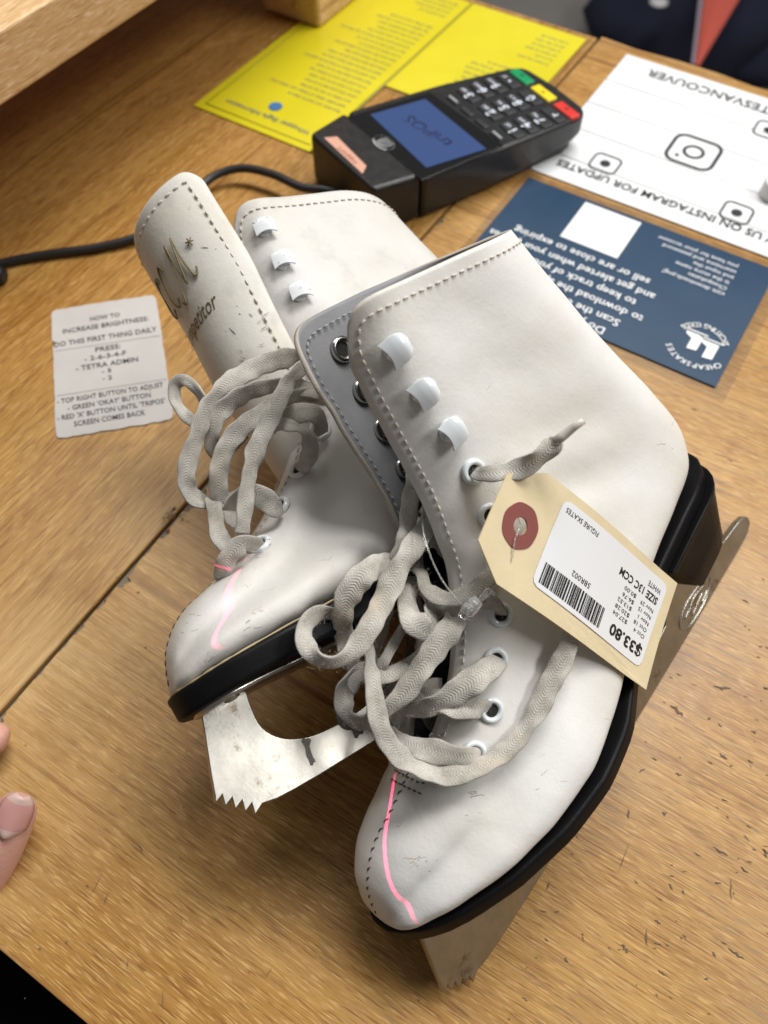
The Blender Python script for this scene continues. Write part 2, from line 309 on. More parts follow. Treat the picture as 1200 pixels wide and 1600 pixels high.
#        B(F,U)          T(F,U)        Wb   tb   Wt   tt  nb  nt
KEYS = np.array([
 (-.50, 4.72, -.50, 4.95, .30, .40, .26, .6, 2.0, 2.0),
 (-.38, 4.68, -.30, 5.60, 1.10, .34, .75, .6, 2.4, 2.0),
 (.10, 4.62, .12, 6.35, 1.75, .30, 1.25, .6, 2.8, 2.0),
 (1.1, 4.52, 1.05, 7.05, 2.45, .28, 1.72, .6, 3.0, 2.0),
 (2.8, 4.36, 2.6, 7.58, 3.02, .25, 2.15, .6, 3.2, 2.0),
 (5.0, 4.14, 4.2, 8.38, 3.32, .23, 2.15, .65, 3.4, 2.0),
 (7.5, 4.05, 5.9, 9.55, 3.34, .22, 2.10, .70, 3.4, 2.1),
 (10.5, 4.45, 7.3, 10.9, 3.02, .22, 2.10, .72, 3.3, 2.1),
 (14., 5.55, 8.35, 12.5, 2.78, .23, 2.20, .74, 3.0, 2.2),
 (17.6, 6.15, 8.7, 13.9, 2.66, .24, 2.28, .75, 2.6, 2.2),
 (20.2, 6.4, 8.9, 15.0, 2.48, .24, 2.32, .75, 2.1, 2.2),
 (20.9, 8.0, 8.98, 16.1, 2.50, .26, 2.36, .75, 2.0, 2.2),
 (20.45, 10., 9.1, 17.2, 2.58, .29, 2.38, .75, 2.0, 2.2),
 (19.5, 12.9, 9.25, 18.5, 2.68, .31, 2.40, .75, 2.0, 2.2),
 (18.6, 15.8, 9.45, 19.6, 2.80, .33, 2.42, .75, 2.0, 2.2),
 (17.8, 18.9, 9.65, 21.0, 2.90, .34, 2.45, .75, 2.0, 2.2)])
def key_at(s, K=KEYS):
    n = len(K) - 1; x = min(max(s, 0), 1) * n; i = min(int(x), n - 1); t = x - i
    a, b, c, d = K[max(i - 1, 0)], K[i], K[i + 1], K[min(i + 2, n)]
    return .5 * (2 * b + (c - a) * t + (2 * a - 5 * b + 4 * c - d) * t * t + (3 * b - 3 * c + d - a) * t ** 3)
def halfw(t, k):
    Wb, tb, Wt, tt, nb, nt = k[4:]
    if t < tb: return Wb * max(0, 1 - (1 - t / tb) ** nb) ** (1 / nb)
    if t > tt: return Wt * max(0, 1 - ((t - tt) / (1 - tt)) ** nt) ** (1 / nt)
    u = (t - tb) / (tt - tb); u = u * u * (3 - 2 * u); return Wb + (Wt - Wb) * u
def sec_point(k, t, side):
    return np.array([k[0] + (k[2] - k[0]) * t, side * halfw(t, k), k[1] + (k[3] - k[1]) * t])
class BootShape:
    def __init__(s, gap, s_open):
        s.gap = gap; s.s0 = s_open; s.cache = {}
    def tedge(s, x, side):
        key = (round(x, 6), side)
        if key in s.cache: return s.cache[key]
        k = key_at(x); g = s.gap(x, side) if x > s.s0 else 0
        if g <= 0: r = 1.0
        else:
            lo, hi = k[7], 1.0
            for _ in range(40):
                m = (lo + hi) / 2
                if halfw(m, k) > g: lo = m
                else: hi = m
            r = hi
        s.cache[key] = r; return r
    def point(s, x, v, side, collar=True):
        """x 0 toe .. 1 collar, v 0 under/behind .. 1 lace edge"""
        v0 = .80 if side > 0 else .66
        if collar and v > v0 and x > .8:          # rounded corner of the flap
            q = (v - v0) / (1 - v0); top = 1 - (.072 if side > 0 else .095) * (1 - math.sqrt(max(0, 1 - q ** 2.6)))
            x = .8 + (x - .8) * (top - .8) / .2
        te = s.tedge(x, side); t = te * (1 - math.cos(math.pi * v)) / 2 if te > .999 else te * ((1 - math.cos(math.pi * v * .86)) / (1 - math.cos(math.pi * .86)))
        return sec_point(key_at(x), t, side)
    def normal(s, x, v, side):
        e = 2e-3; a = s.point(min(x + e, 1), v, side, False) - s.point(max(x - e, 0), v, side, False)
        b = s.point(x, min(v + e, 1), side, False) - s.point(x, max(v - e, 0), side, False)
        nn = np.cross(a, b); nn /= np.linalg.norm(nn) + 1e-12
        c = s.point(x, v, side, False) - np.array([10 if x > .5 else 6, 0, 12 if x > .6 else 5.6])
        if nn[1] * side < 0 and abs(nn[1]) > .15 or abs(nn[1]) <= .15 and nn @ c < 0: nn = -nn
        return nn
def boot_upper(bs, pose, parent, NS=84, NV=22):
    xs = np.concatenate([np.linspace(0, .14, 16)[:-1] ** 1.0, np.linspace(.14, 1, NS - 15)])
    vs = [i / NV for i in range(NV + 1)]
    verts = []; idx = {}
    for i, x in enumerate(xs):
        row = [(v, -1) for v in reversed(vs[1:])] + [(v, 1) for v in vs]
        for j, (v, sd) in enumerate(row):
            q = bs.point(x, v, sd); idx[i, j] = len(verts)
            lump = .5 * math.sin(1.9 * q[0] + 1.3 * q[2] + 2 * q[1]) * math.sin(1.4 * q[2] - .9 * q[0] + 1) + .35 * math.sin(4.1 * q[2] + 2.3 * q[0]) * math.sin(2.9 * q[0] - 1.2 * q[2] + q[1])
            ank = math.exp(-((q[2] - 11.5) / 2.2) ** 2) * math.exp(-((q[0] - 12.5) / 4.) ** 2); lump += ank * 1.1 * math.sin(2.6 * (q[2] + .55 * q[0]))
            c_ = key_at(x); ctr = np.array([(c_[0] + c_[2]) / 2, 0, (c_[1] + c_[3]) / 2]); d_ = (q - ctr) / (np.linalg.norm(q - ctr) + 1e-9)
            verts.append(W(pose, q + d_ * lump * .055 * min(1, x * 6)))
    nj = 2 * NV + 1; faces = []
    for i in range(len(xs) - 1):
        for j in range(nj - 1): faces.append((idx[i, j], idx[i + 1, j], idx[i + 1, j + 1], idx[i, j + 1]))
    faces.append(tuple(idx[0, j] for j in range(nj)))
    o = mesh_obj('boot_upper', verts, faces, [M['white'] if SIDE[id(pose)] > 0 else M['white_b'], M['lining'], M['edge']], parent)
    bm = bmesh.new(); bm.from_mesh(o.data); bmesh.ops.remove_doubles(bm, verts=bm.verts, dist=2e-5)
    bmesh.ops.recalc_face_normals(bm, faces=bm.faces); bm.to_mesh(o.data); bm.free()
    # outward check on the toe side
    c = pose[1] + pose[0] @ np.array([.05, 0, .058]); vol = 0
    for p in o.data.polygons: vol += (np.array(p.center) - c) @ np.array(p.normal) * p.area
    if vol < 0: o.data.flip_normals()
    for p in o.data.polygons: p.use_smooth = True
    sm = o.modifiers.new('solid', 'SOLIDIFY'); sm.thickness = .0017; sm.offset = -1; sm.material_offset = 1; sm.material_offset_rim = 2; sm.edge_crease_outer = 1; sm.edge_crease_inner = 1
    ss = o.modifiers.new('sub', 'SUBSURF'); ss.levels = 1; ss.render_levels = 1
    return o
def sole_top(F): 
    x = [-.5, 1, 3, 5, 7, 9, 10.5, 14, 17.6, 20.2, 21.2]; y = [4.75, 4.6, 4.4, 4.2, 4.1, 4.2, 4.55, 5.6, 6.2, 6.4, 6.45]
    return float(np.interp(F, x, y))
def _smooth(fn, F, h=.8): return np.mean([fn(F + d) for d in np.linspace(-h, h, 7)])
def sole_half(F):
    x = [-.75, -.6, -.4, 0, .5, 1.2, 2.8, 5, 7.2, 9.2, 11.5, 14, 17, 18.8, 20, 20.7, 21.1, 21.25]
    y = [0, .6, 1.05, 1.62, 2.1, 2.52, 3.05, 3.4, 3.46, 3.3, 2.62, 2.32, 2.32, 2.26, 1.9, 1.35, .65, 0]
    return float(np.interp(F, x, y))
def boot_sole(pose, parent):
    st = np.concatenate([-.75 + 1.6 * (np.linspace(0, 1, 12) ** 2), np.linspace(1.1, 19, 40), 21.25 - 2.0 * (np.linspace(1, 0, 12) ** 2)])
    rings = [(-.25, .0), (-.08, .02), (.0, -.04), (.02, -.16), (-.01, -.28), (-.01, -.62), (-.05, -.72), (-.2, -.77)]
    tk = .80 if SIDE[id(pose)] > 0 else 1.05; rings = [(i_ - (.10 if SIDE[id(pose)] > 0 else .02), z_ * tk) for i_, z_ in rings]
    verts = []; n = len(st)
    for ins, dz in rings:
        for sd in (1, -1):
            for F in st:
                h = sole_half(F); hh = max(0, h + ins * min(1, h / .8)); Fc = min(max(F, st[0] - ins), st[-1] + ins)
                verts.append(W(pose, (Fc, sd * hh, _smooth(sole_top, Fc) + dz)))
    faces = []; R = len(rings)
    for r in range(R - 1):
        for sd in (0, 1):
            for i in range(n - 1):
                a = (r * 2 + sd) * n + i; b = ((r + 1) * 2 + sd) * n + i
                faces.append((a, a + 1, b + 1, b) if sd == 0 else (a + 1, a, b, b + 1))
    for r in (0, R - 1):
        for i in range(n - 1):
            a = r * 2 * n + i; b = (r * 2 + 1) * n + i
            faces.append((a, b, b + 1, a + 1) if r == 0 else (a + 1, b + 1, b, a))
    o = mesh_obj('sole', verts, faces, M['sole'], parent)
    bm = bmesh.new(); bm.from_mesh(o.data); bmesh.ops.remove_doubles(bm, verts=bm.verts, dist=1e-5); bmesh.ops.recalc_face_normals(bm, faces=bm.faces); bm.to_mesh(o.data); bm.free()
    for p in o.data.polygons: p.use_smooth = True
    return o
def heel_block(pose, parent):
    def outline(sc, F0, F1, w):
        pts = [(F0, w), (F0 + .1, w + .05)]
        for a in np.linspace(90, -90, 15): pts.append((F1 - w + w * math.cos(math.radians(a)), (w + .05) * math.sin(math.radians(a))))
        return pts + [(F0 + .1, -w - .05), (F0, -w)]
    lv = [(15.3, 21.2, 2.38, None, -.60), (15.6, 21.0, 2.3, 5.2, 0), (16.1, 20.6, 2.2, 4.2, 0), (16.55, 20.3, 2.1, 3.35, 0), (16.6, 20.2, 2.0, 3.25, 0)]
    verts = []; faces = []; n = None
    for F0, F1, wd, U, dz in lv:
        pts = outline(1, F0, F1, wd); n = len(pts)
        verts += [W(pose, (F, l, (sole_top(F) + dz) if U is None else U + (F - 18) * .11)) for F, l in pts]
    for r in range(len(lv) - 1):
        for j in range(n): faces.append((r * n + j, r * n + (j + 1) % n, (r + 1) * n + (j + 1) % n, (r + 1) * n + j))
    faces += [tuple(range(n)), tuple(range((len(lv) - 1) * n + n - 1, (len(lv) - 1) * n - 1, -1))]
    o = mesh_obj('heel', verts, faces, M['sole'], parent)
    bm = bmesh.new(); bm.from_mesh(o.data); bmesh.ops.recalc_face_normals(bm, faces=bm.faces); bm.to_mesh(o.data); bm.free()
    for p in o.data.polygons: p.use_smooth = p.normal is not None
    bevel(o, .0008, 2, 50); return o
def blade(pose, parent):
    """flat steel plate with toe picks, a long opening under the ball and a curved tail, with two mounting plates"""
    out = [(.12, 4.0), (-.22, 3.0), (-.55, 2.05), (-.75, 1.42)]
    p0, dv = np.array([-.75, 1.42]), np.array([1.12, -1.2])
    for i in range(5):                                # picks run down and back
        a = p0 + dv * i / 5; b = p0 + dv * (i + 1) / 5
        out += [tuple(a + np.array([-.10, -.21])), tuple(a * .4 + b * .6 + np.array([.07, .05]))]
    out[-1] = (.42, .42)
    out += [(.9, .30), (1.5, .24), (2.5, .18), (5, .10), (9, .03), (14, .0), (18, .0), (21.5, .03), (22.7, .10), (23.15, .32), (23.2, .62), (23., .88), (22.5, 1.02), (21.2, 1.15),
            (20.2, 1.35), (19.6, 2.0), (19.4, 3.4), (16.7, 3.2), (16.4, 2.2), (15.6, 1.5), (14, 1.3), (11.6, 1.5), (10.7, 2.2), (10.3, 3.1), (10., 3.75), (8.9, 3.75), (8.3, 2.85)]
    arch = spline([(8.3, 2.85), (7.6, 2.15), (6.6, 1.6), (5.2, 1.3), (3.9, 1.26), (2.8, 1.42), (2.0, 1.85), (1.58, 2.5), (1.6, 3.3), (1.75, 3.95)], 4)
    out += [tuple(q) for q in arch[1:]]
    th = .16; mb = MB()
    poly = [np.array([F, 0, U]) for F, U in out]
    v1 = [W0(pose, (F, th, U)) for F, U in out]; v2 = [W0(pose, (F, -th, U)) for F, U in out]
    n = len(out); me_v = v1 + v2; f = [tuple(range(n)), tuple(range(2 * n - 1, n - 1, -1))] + [(i + 1 if i + 1 < n else 0, i, n + i, n + (i + 1) % n) for i in range(n)]
    o = mesh_obj('blade', me_v, f, M['blade'], parent, smooth=False)
    bm = bmesh.new(); bm.from_mesh(o.data); bmesh.ops.triangulate(bm, faces=[q for q in bm.faces if len(q.verts) > 4]); bmesh.ops.recalc_face_normals(bm, faces=bm.faces); bm.to_mesh(o.data); bm.free()
    bevel(o, .0004, 2, 40)
    for nm, (F0, F1), wd, off in (('sole_plate', (-.2, 9.6), 1.5, -.77), ('heel_plate', (16.7, 19.9), 1.3, None)):
        mb = MB(); st = np.linspace(F0, F1, 26); vv = []
        for F in st:
            u = (F - F0) / (F1 - F0); ww = wd * (max(0, 1 - (2 * u - 1) ** 6) ** .5 * .8 + .2) * (1 - .25 * math.sin(math.pi * u) ** 2)
            U = (_smooth(sole_top, F) + off) if off is not None else 3.3 + (F - 18) * .11
            vv.append([W(pose, (F, l * ww, U + dz)) for l, dz in ((-1, .02), (-1, -.10), (-.85, -.16), (.85, -.16), (1, -.10), (1, .02))])
        v = [q for r in vv for q in r]; k = 6; fs = []
        for i in range(len(st) - 1):
            for j in range(k): fs.append((i * k + j, i * k + (j + 1) % k, (i + 1) * k + (j + 1) % k, (i + 1) * k + j))
        fs += [tuple(range(k)), tuple(range((len(st) - 1) * k, len(st) * k))]
        mb.add(v, fs)
        for F in ((.9, 8.2) if off is not None else (17.4, 19.3)):      # screw heads
            for sd in (-1, 1):
                U = (_smooth(sole_top, F) + off) if off is not None else 3.3 + (F - 18) * .11
                mb.lathe(W(pose, (F, sd * wd * .62, U - .13)), -pose[0][:, 2], [(.0028, 0), (.0026, .0008), (.0015, .0013), (.0001, .0014)], 10)
        p = mb.build(nm, M['steel'], parent)
        bm = bmesh.new(); bm.from_mesh(p.data); bmesh.ops.recalc_face_normals(bm, faces=bm.faces); bm.to_mesh(p.data); bm.free()
    return o
M['blade'] = None
def blade_mat(name, light, dark_col, rough):
    m, nt, b = new_mat(name); n = N(nt)
    tc = n('ShaderNodeTexCoord').outputs['Object']
    a = n.noise(tc, 90, 5, .65); f = n.noise(n('ShaderNodeVectorMath', {0: tc, 1: (900, 900, 120)}, operation='MULTIPLY').outputs[0], 1, 3)
    c = n.mix(n.ramp(a, [(.40, (0, 0, 0)), (.66, (1, 1, 1))]), light, [q * .82 for q in light])
    c = n.mix(n.math('MULTIPLY', n.ramp(n.noise(tc, 75, 6, .7), [(.58, (0, 0, 0)), (.68, (1, 1, 1))]), .75), c, dark_col)
    n.link(c, b.inputs['Base Color']); b.inputs['Metallic'].default_value = 1
    n.link(n('ShaderNodeMapRange', {'Value': n.noise(tc, 60, 4), 'To Min': rough - .06, 'To Max': rough + .14}).outputs[0], b.inputs['Roughness'])
    n.link(n('ShaderNodeBump', {'Strength': .10, 'Distance': .0004, 'Height': n.math('ADD', n.noise(tc, 240, 3), n.math('MULTIPLY', f, .4))}).outputs[0], b.inputs['Normal'])
    return m
M['blade'] = blade_mat('worn_blade_steel', (.50, .485, .44), (.16, .11, .065), .32)
M['enamel'] = plain('chipped_white_enamel', (.72, .76, .79), .10, coat=.5)
M['nickel'] = plain('nickel_ring', (.55, .54, .52), .2, 1)
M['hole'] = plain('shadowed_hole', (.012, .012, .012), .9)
M['gold'] = plain('worn_gold_print', (.16, .12, .045), .45, .3)
M['tonguedark'] = plain('grey_felt', (.09, .09, .095), .95, bump=.5, bscale=1200)
def enamel_chips():
    m, nt, b = new_mat('chipped_white_paint'); n = N(nt); tc = n('ShaderNodeTexCoord').outputs['Object']
    k = n.ramp(n.noise(tc, 420, 4, .6), [(.63, (0, 0, 0)), (.66, (1, 1, 1))])
    n.link(n.mix(k, (.74, .77, .79), (.06, .055, .05)), b.inputs['Base Color']); n.link(n('ShaderNodeMapRange', {'Value': k, 'To Min': .10, 'To Max': .5}).outputs[0], b.inputs['Roughness'])
    b.inputs['Coat Weight'].default_value = .3; return m
M['enamel_worn'] = enamel_chips()
def lace_mat():
    m, nt, b = new_mat('grubby_cotton_braid'); n = N(nt)
    uv = n('ShaderNodeUVMap').outputs[0]; s = n('ShaderNodeSeparateXYZ', {0: uv}); u = s.outputs[0]; v = s.outputs[1]
    tc = n('ShaderNodeTexCoord').outputs['Object']
    av = n.math('ABSOLUTE', n.math('SUBTRACT', n.math('FRACT', n.math('MULTIPLY', v, 8)), .5))
    ph = n.math('MULTIPLY', n.math('ADD', u, n.math('MULTIPLY', av, .0024)), 2 * math.pi / .00100)
    wv = n.math('ADD', n.math('MULTIPLY', n.math('SINE', ph), .5), .5)
    rib = n.math('ADD', n.math('MULTIPLY', n.math('COSINE', n.math('MULTIPLY', v, 2 * math.pi * 8)), .5), .5)
    hgt = n.math('MULTIPLY', n.math('POWER', wv, .6), n.math('ADD', n.math('MULTIPLY', rib, .6), .4))
    dirt = n.noise(tc, 70, 5, .6); fz = n.noise(tc, 1500, 3, .7)
    c = n.mix(n.ramp(dirt, [(.36, (0, 0, 0)), (.64, (1, 1, 1))]), (.35, .325, .28), (.62, .59, .535))
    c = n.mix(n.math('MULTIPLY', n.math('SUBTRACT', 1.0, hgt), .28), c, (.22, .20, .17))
    c = n.mix(n.math('MULTIPLY', n.ramp(fz, [(.45, (0, 0, 0)), (.7, (1, 1, 1))]), .35), c, (.68, .66, .62))
    c = n.mix(n.math('MULTIPLY', n.ramp(n.noise(tc, 45, 3), [(.62, (0, 0, 0)), (.74, (1, 1, 1))]), .35), c, (.50, .38, .25))
    n.link(c, b.inputs['Base Color']); b.inputs['Roughness'].default_value = .95; b.inputs['Specular IOR Level'].default_value = .1
    b.inputs['Sheen Weight'].default_value = .35; b.inputs['Sheen Roughness'].default_value = .5
    n.link(n('ShaderNodeBump', {'Strength': .6, 'Distance': .00025, 'Height': n.math('ADD', hgt, n.math('MULTIPLY', fz, .5))}).outputs[0], b.inputs['Normal'])
    return m
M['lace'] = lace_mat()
M['clear'] = None
def clear_mat():
    m, nt, b = new_mat('clear_plastic'); b.inputs['Transmission Weight'].default_value = .85; b.inputs['Roughness'].default_value = .12; b.inputs['Base Color'].default_value = (.92, .92, .9, 1); b.inputs['IOR'].default_value = 1.4
    return m
M['clear'] = clear_mat()

# ------------------------------------------------------------ the two skates
def gapA(x, side):
    return min(.85, .45 * max(0, (x - .30) / .03) ** .5) if x < .42 else .85 + (.72 if side > 0 else .70) * (x - .42)
bsA = BootShape(gapA, .30); bsB = BootShape(gapA, .30)
skA = empty('ice_skate', POSE_A[1], 'white figure skate leaning in front with the paper price tag on its side', 'ice skate', 'pair of used white figure skates')
skB = empty('ice_skate', POSE_B[1], 'white figure skate lying behind with its lettered tongue flopped outward and toe picks bared', 'ice skate', 'pair of used white figure skates')
UPPER = {}; TREE = {}
def tree_of(o): return BVHTree.FromPolygons([v.co for v in o.data.vertices], [tuple(q.vertices) for q in o.data.polygons])
for k, bs, pose, par in (('A', bsA, POSE_A, skA), ('B', bsB, POSE_B, skB)):
    UPPER[k] = boot_upper(bs, pose, par); so = boot_sole(pose, par); heel_block(pose, par); blade(pose, par)
    TREE[k] = tree_of(UPPER[k]); TREE[k + 's'] = tree_of(so)
def hit(k, x, y):
    h = TREE[k].ray_cast(Vector(CAMP), Vector(ray(x, y)))
    return (None, None) if h[0] is None else (np.array(h[0]), np.array(h[1]))
def depth_of(p): return (np.array(p) - CAMP) @ FW
def near(k, p):
    h = TREE[k].find_nearest(Vector(p)); return np.array(h[0]), np.array(h[1])
def ring_eyelet(p, nrm, parent, mat, r=.0039, name='eyelet'):
    mb = MB()
    mb.lathe(p, nrm, [(r, -.0004), (r, .0003), (r * .93, .0009), (r * .78, .0012), (r * .60, .0009), (r * .53, .0001), (r * .5, -.0012)], 24)
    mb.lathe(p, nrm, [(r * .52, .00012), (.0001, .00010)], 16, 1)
    return mb.build(name, [mat, M['hole']], parent)
def lacing_hook(p, nrm, mouth, parent, mat, s=1.0):
    """white enamel speed hook: a small foot and a cap bent over it, open towards the mouth side"""
    nrm = nrm / np.linalg.norm(nrm); m = mouth - nrm * (mouth @ nrm); m /= np.linalg.norm(m); c = np.cross(nrm, m)
    R, Q = 11, 11; v = []; top = []
    for i in range(R):
        b = i / (R - 1)                      # closed end .. mouth
        for j in range(Q):
            a = -1 + 2 * j / (Q - 1)
            wd = .0041 * s * (math.sqrt(max(0, 1 - (1 - min(b / .48, 1)) ** 2)) * .97 + .03)
            ln = -.0042 + .0078 * b - (.0010 * (1 - a * a) * max(0, (b - .55) / .45))
            hz = .0034 * s * math.sqrt(max(0, 1 - (1 - min(b / .30, 1)) ** 2)) - .0004 * max(0, b - .5) * 2 - .0009 * a * a
            v.append(p + m * ln * s + c * wd * a + nrm * (hz + .0002)); 
    f = [(i * Q + j, i * Q + j + 1, (i + 1) * Q + j + 1, (i + 1) * Q + j) for i in range(R - 1) for j in range(Q - 1)]
    o = mesh_obj('lacing_hook', v, f, mat, parent)
    sm = o.modifiers.new('solid', 'SOLIDIFY'); sm.thickness = .0007; sm.offset = 0; sm.edge_crease_rim = .7; sm.edge_crease_outer = .5; sm.edge_crease_inner = .5
    ss = o.modifiers.new('sub', 'SUBSURF'); ss.levels = 1; ss.render_levels = 2
    mb = MB(); mb.lathe(p, nrm, [(.0034 * s, -.0003), (.0033 * s, .0006), (.0018 * s, .0009), (.0017 * s, .0024), (.0001, .0024)], 18)
    ft = mb.build('hook_foot', mat, o); ft.matrix_parent_inverse = Matrix.Identity(4); ft.parent = o
    return o
def px_dir(p, dx, dy):
    """world direction at p that runs along (dx, dy) in the photo"""
    return RT * dx - UP * dy
# front skate
eyeA = [(617, 545), (660, 612), (703, 673), (740, 737), (765, 806), (779, 884), (783, 960), (775, 1031), (768, 1110), (742, 1178)]
posA = []
for i, q in enumerate(eyeA):
    p, n_ = hit('A', *q); 
    posA.append((p, n_))
    if i < 3: lacing_hook(p, n_, px_dir(p, -.75, .65), skA, M['enamel'], 1.08)
    else: ring_eyelet(p, n_, skA, M['enamel'], .0041)
eyeAr = [(529, 548), (561, 612), (593, 672), (623, 733), (646, 792)]
for i, q in enumerate(eyeAr):
    d_ = Vector(ray(*q)).normalized(); org = Vector(CAMP); p = None
    for _ in range(4):                   # look past the near flap to the lining of the far one
        h_ = TREE['A'].ray_cast(org, d_)
        if h_[0] is None: break
        if Lc(POSE_A, np.array(h_[0]))[1] < 0: p, n_ = np.array(h_[0]), np.array(h_[1]); break
        org = h_[0] + d_ * 1e-4
    if p is None: continue
    n_ = -n_ if n_ @ ray(*q) > 0 else n_
    inner = p + n_ * .0026
    ring_eyelet(inner, n_, skA, M['nickel'], 0.0046 if i < 3 else .0041, 'rivet_ring')
# hidden right flap of the front skate: mirrored eyelets
for i, (p, n_) in enumerate(posA):
    l = Lc(POSE_A, p); q = W0(POSE_A, (l[0], -l[1], l[2])); pp, nn = near('A', q)
    if (nn @ POSE_A[0][:, 1]) > 0: nn = -nn
    (lacing_hook(pp, nn, POSE_A[0][:, 0], skA, M['enamel']) if i < 3 else ring_eyelet(pp, nn, skA, M['enamel']))
# back skate
eyeB = [(413, 358), (441, 409), (468, 458), (511, 560), (509, 615), (500, 672), (467, 733), (437, 792), (405, 851)]
posB = []
for i, q in enumerate(eyeB):
    p, n_ = hit('B', *q)
    if p is None: continue
    posB.append((p, n_))
    if i < 3: lacing_hook(p, n_, px_dir(p, .35, 1), skB, M['enamel_worn'], 1.05)
    else: ring_eyelet(p, n_, skB, M['enamel_worn'], .0044)
for i, (p, n_) in enumerate(posB):
    l = Lc(POSE_B, p); q = W0(POSE_B, (l[0], -l[1], l[2])); pp, nn = near('B', q)
    if (nn @ POSE_B[0][:, 1]) > 0: nn = -nn
    (lacing_hook(pp, nn, POSE_B[0][:, 0], skB, M['enamel_worn']) if i < 3 else ring_eyelet(pp, nn, skB, M['enamel_worn']))
# stitching
def resample(P, step):
    P = np.array(P); d = np.concatenate([[0], np.cumsum(np.linalg.norm(np.diff(P, axis=0), axis=1))]); k = max(2, int(d[-1] / step))
    return np.stack([np.interp(np.linspace(0, d[-1], k), d, P[:, i]) for i in range(3)], 1)
def stitch_line(mb, k, bs, pose, side, inset=.0047, x0=.34, inner=False, thick=.00036, step=.0034, collar_to=.04):
    b = [bs.point(x, 1, side) for x in np.linspace(x0, 1, 120)] + [bs.point(1, v, side) for v in np.linspace(.995, collar_to, 70)]
    b = resample([W(pose, p) for p in b], .0012); pts = []
    for i in range(1, len(b) - 1):
        t = b[i + 1] - b[i - 1]; t /= np.linalg.norm(t); c, nn = near(k, b[i]); inw = np.cross(nn, t)
        ctr = W(pose, sec_point(key_at(.75), .5, side))
        if inw @ (ctr - b[i]) < 0: inw = -inw
        q, qn = near(k, b[i] + inw * inset); pts.append(q + qn * (-.0025 if inner else .0002))
    P = resample(pts, .0006); per = int(step / .0006)
    for i in range(0, len(P) - per, per):
        seg = P[i:i + int(per * .74) + 1]; m = len(seg)
        mb.tube([q + 0 for q in seg], [thick * (.5 + .5 * math.sin(math.pi * (j + .6) / (m + .2))) for j in range(m)], 5)
    return pts
for k, bs, pose, par in (('A', bsA, POSE_A, skA), ('B', bsB, POSE_B, skB)):
    mb = MB(); stitch_line(mb, k, bs, pose, 1); stitch_line(mb, k, bs, pose, -1)
    mb.build('stitching', M['thread'], par)
mb = MB(); stitch_line(mb, 'A', bsA, POSE_A, -1, inner=True); mb.build('lining_stitching', plain('grey_thread', (.33, .33, .34), .8), skA)
# welt rim between upper edge: centre seam over the toe
def toe_seam(mb, k, pose, bs):
    P = resample([W(pose, sec_point(key_at(x), 1.0, 1)) for x in np.linspace(.30, .004, 60)], .0004); out = []
    pl = pose[0][:, 1]
    for i in range(3, len(P) - 6, 8):
        q, n_ = near(k, P[i]); t = P[i + 2] - P[i - 2]; t /= np.linalg.norm(t)
        mb.tube([q - t * .0008 + pl * .0009 + n_ * .0001, q + n_ * .00015, q + t * .0009 - pl * .0002 + n_ * .0001], [.00015, .0003, .00015], 5)
    mb.tube([near(k, p)[0] - near(k, p)[1] * .00025 for p in P[2::3]], .00022, 5)
    # bar tack at the foot of the lace opening
    for s_ in (-1, 1):
        for a in range(7):
            base = W(pose, sec_point(key_at(.292 - .012 * (s_ > 0)), 1.0, 1)) + pl * (-.006 + .0024 * a)
            q, n_ = near(k, base); mb.tube([q - pl * .0008 + n_ * .0002, q + n_ * .0003, q + pl * .0008 + n_ * .0002], [.0002, .0003, .0002], 5)
for k, bs, pose, par in (('A', bsA, POSE_A, skA), ('B', bsB, POSE_B, skB)):
    mb = MB(); toe_seam(mb, k, pose, bs); mb.build('toe_seam', M['stitchhole'], par)
# scuffs and rubbed marks on the leather
M['scuff'] = plain('grey_scuff', (.42, .40, .37), .7); M['scuff_dark'] = plain('dark_scuff', (.25, .235, .22), .7); M['scuff_tan'] = plain('tan_scuff', (.50, .38, .22), .6)
def scuff(mb, k, pts, r, m):
    P = []
    for q in pts:
        p, n_ = hit(k, *q)
        if p is not None: P.append(p - n_ * r * .45)
    if len(P) > 1: P = spline(P, 3); mb.tube(P, [r * (.35 + .65 * abs(math.sin(1.7 * i))) for i in range(len(P))], 5, m)
rs = random.Random(12)
for k, par, groups in (('A', skA, [(660, 1345, 16, 14, 9, 0), (640, 1340, 10, 10, 4, 2), (735, 1240, 26, 3, 9, 1), (860, 1200, 50, 40, 5, 0), (960, 1120, 14, 30, 4, 2), (745, 1275, 30, 12, 3, 0), (1020, 690, 40, 35, 4, 0), (945, 700, 20, 20, 2, 2), (760, 610, 14, 6, 2, 0), (620, 1290, 6, 6, 2, 2)]),
                       ('B', skB, [(410, 915, 22, 7, 10, 1), (400, 955, 10, 8, 4, 2), (320, 1032, 16, 10, 8, 0), (310, 945, 20, 12, 6, 2), (475, 880, 40, 30, 6, 0), (300, 985, 20, 20, 6, 0), (380, 975, 30, 20, 6, 0), (535, 440, 8, 8, 2, 2)])):
    mb = MB()
    for cx, cy, sx, sy, n_, m in groups:
        for _ in range(n_):
            x, y = cx + rs.gauss(0, sx * .6), cy + rs.gauss(0, sy * .6); a = rs.gauss(-.5, .5) if m != 1 else rs.gauss(0.1, .3); L_ = rs.uniform(3, 15)
            scuff(mb, k, [(x - L_ * math.cos(a) / 2, y - L_ * math.sin(a) / 2), (x + rs.uniform(-1, 1), y + rs.uniform(-1, 1)), (x + L_ * math.cos(a) / 2, y + L_ * math.sin(a) / 2)], rs.uniform(.00006, .00015), m)
    tag(mb.build('scuff_marks', [M['scuff'], M['scuff_dark'], M['scuff_tan']], par), kind='stuff')
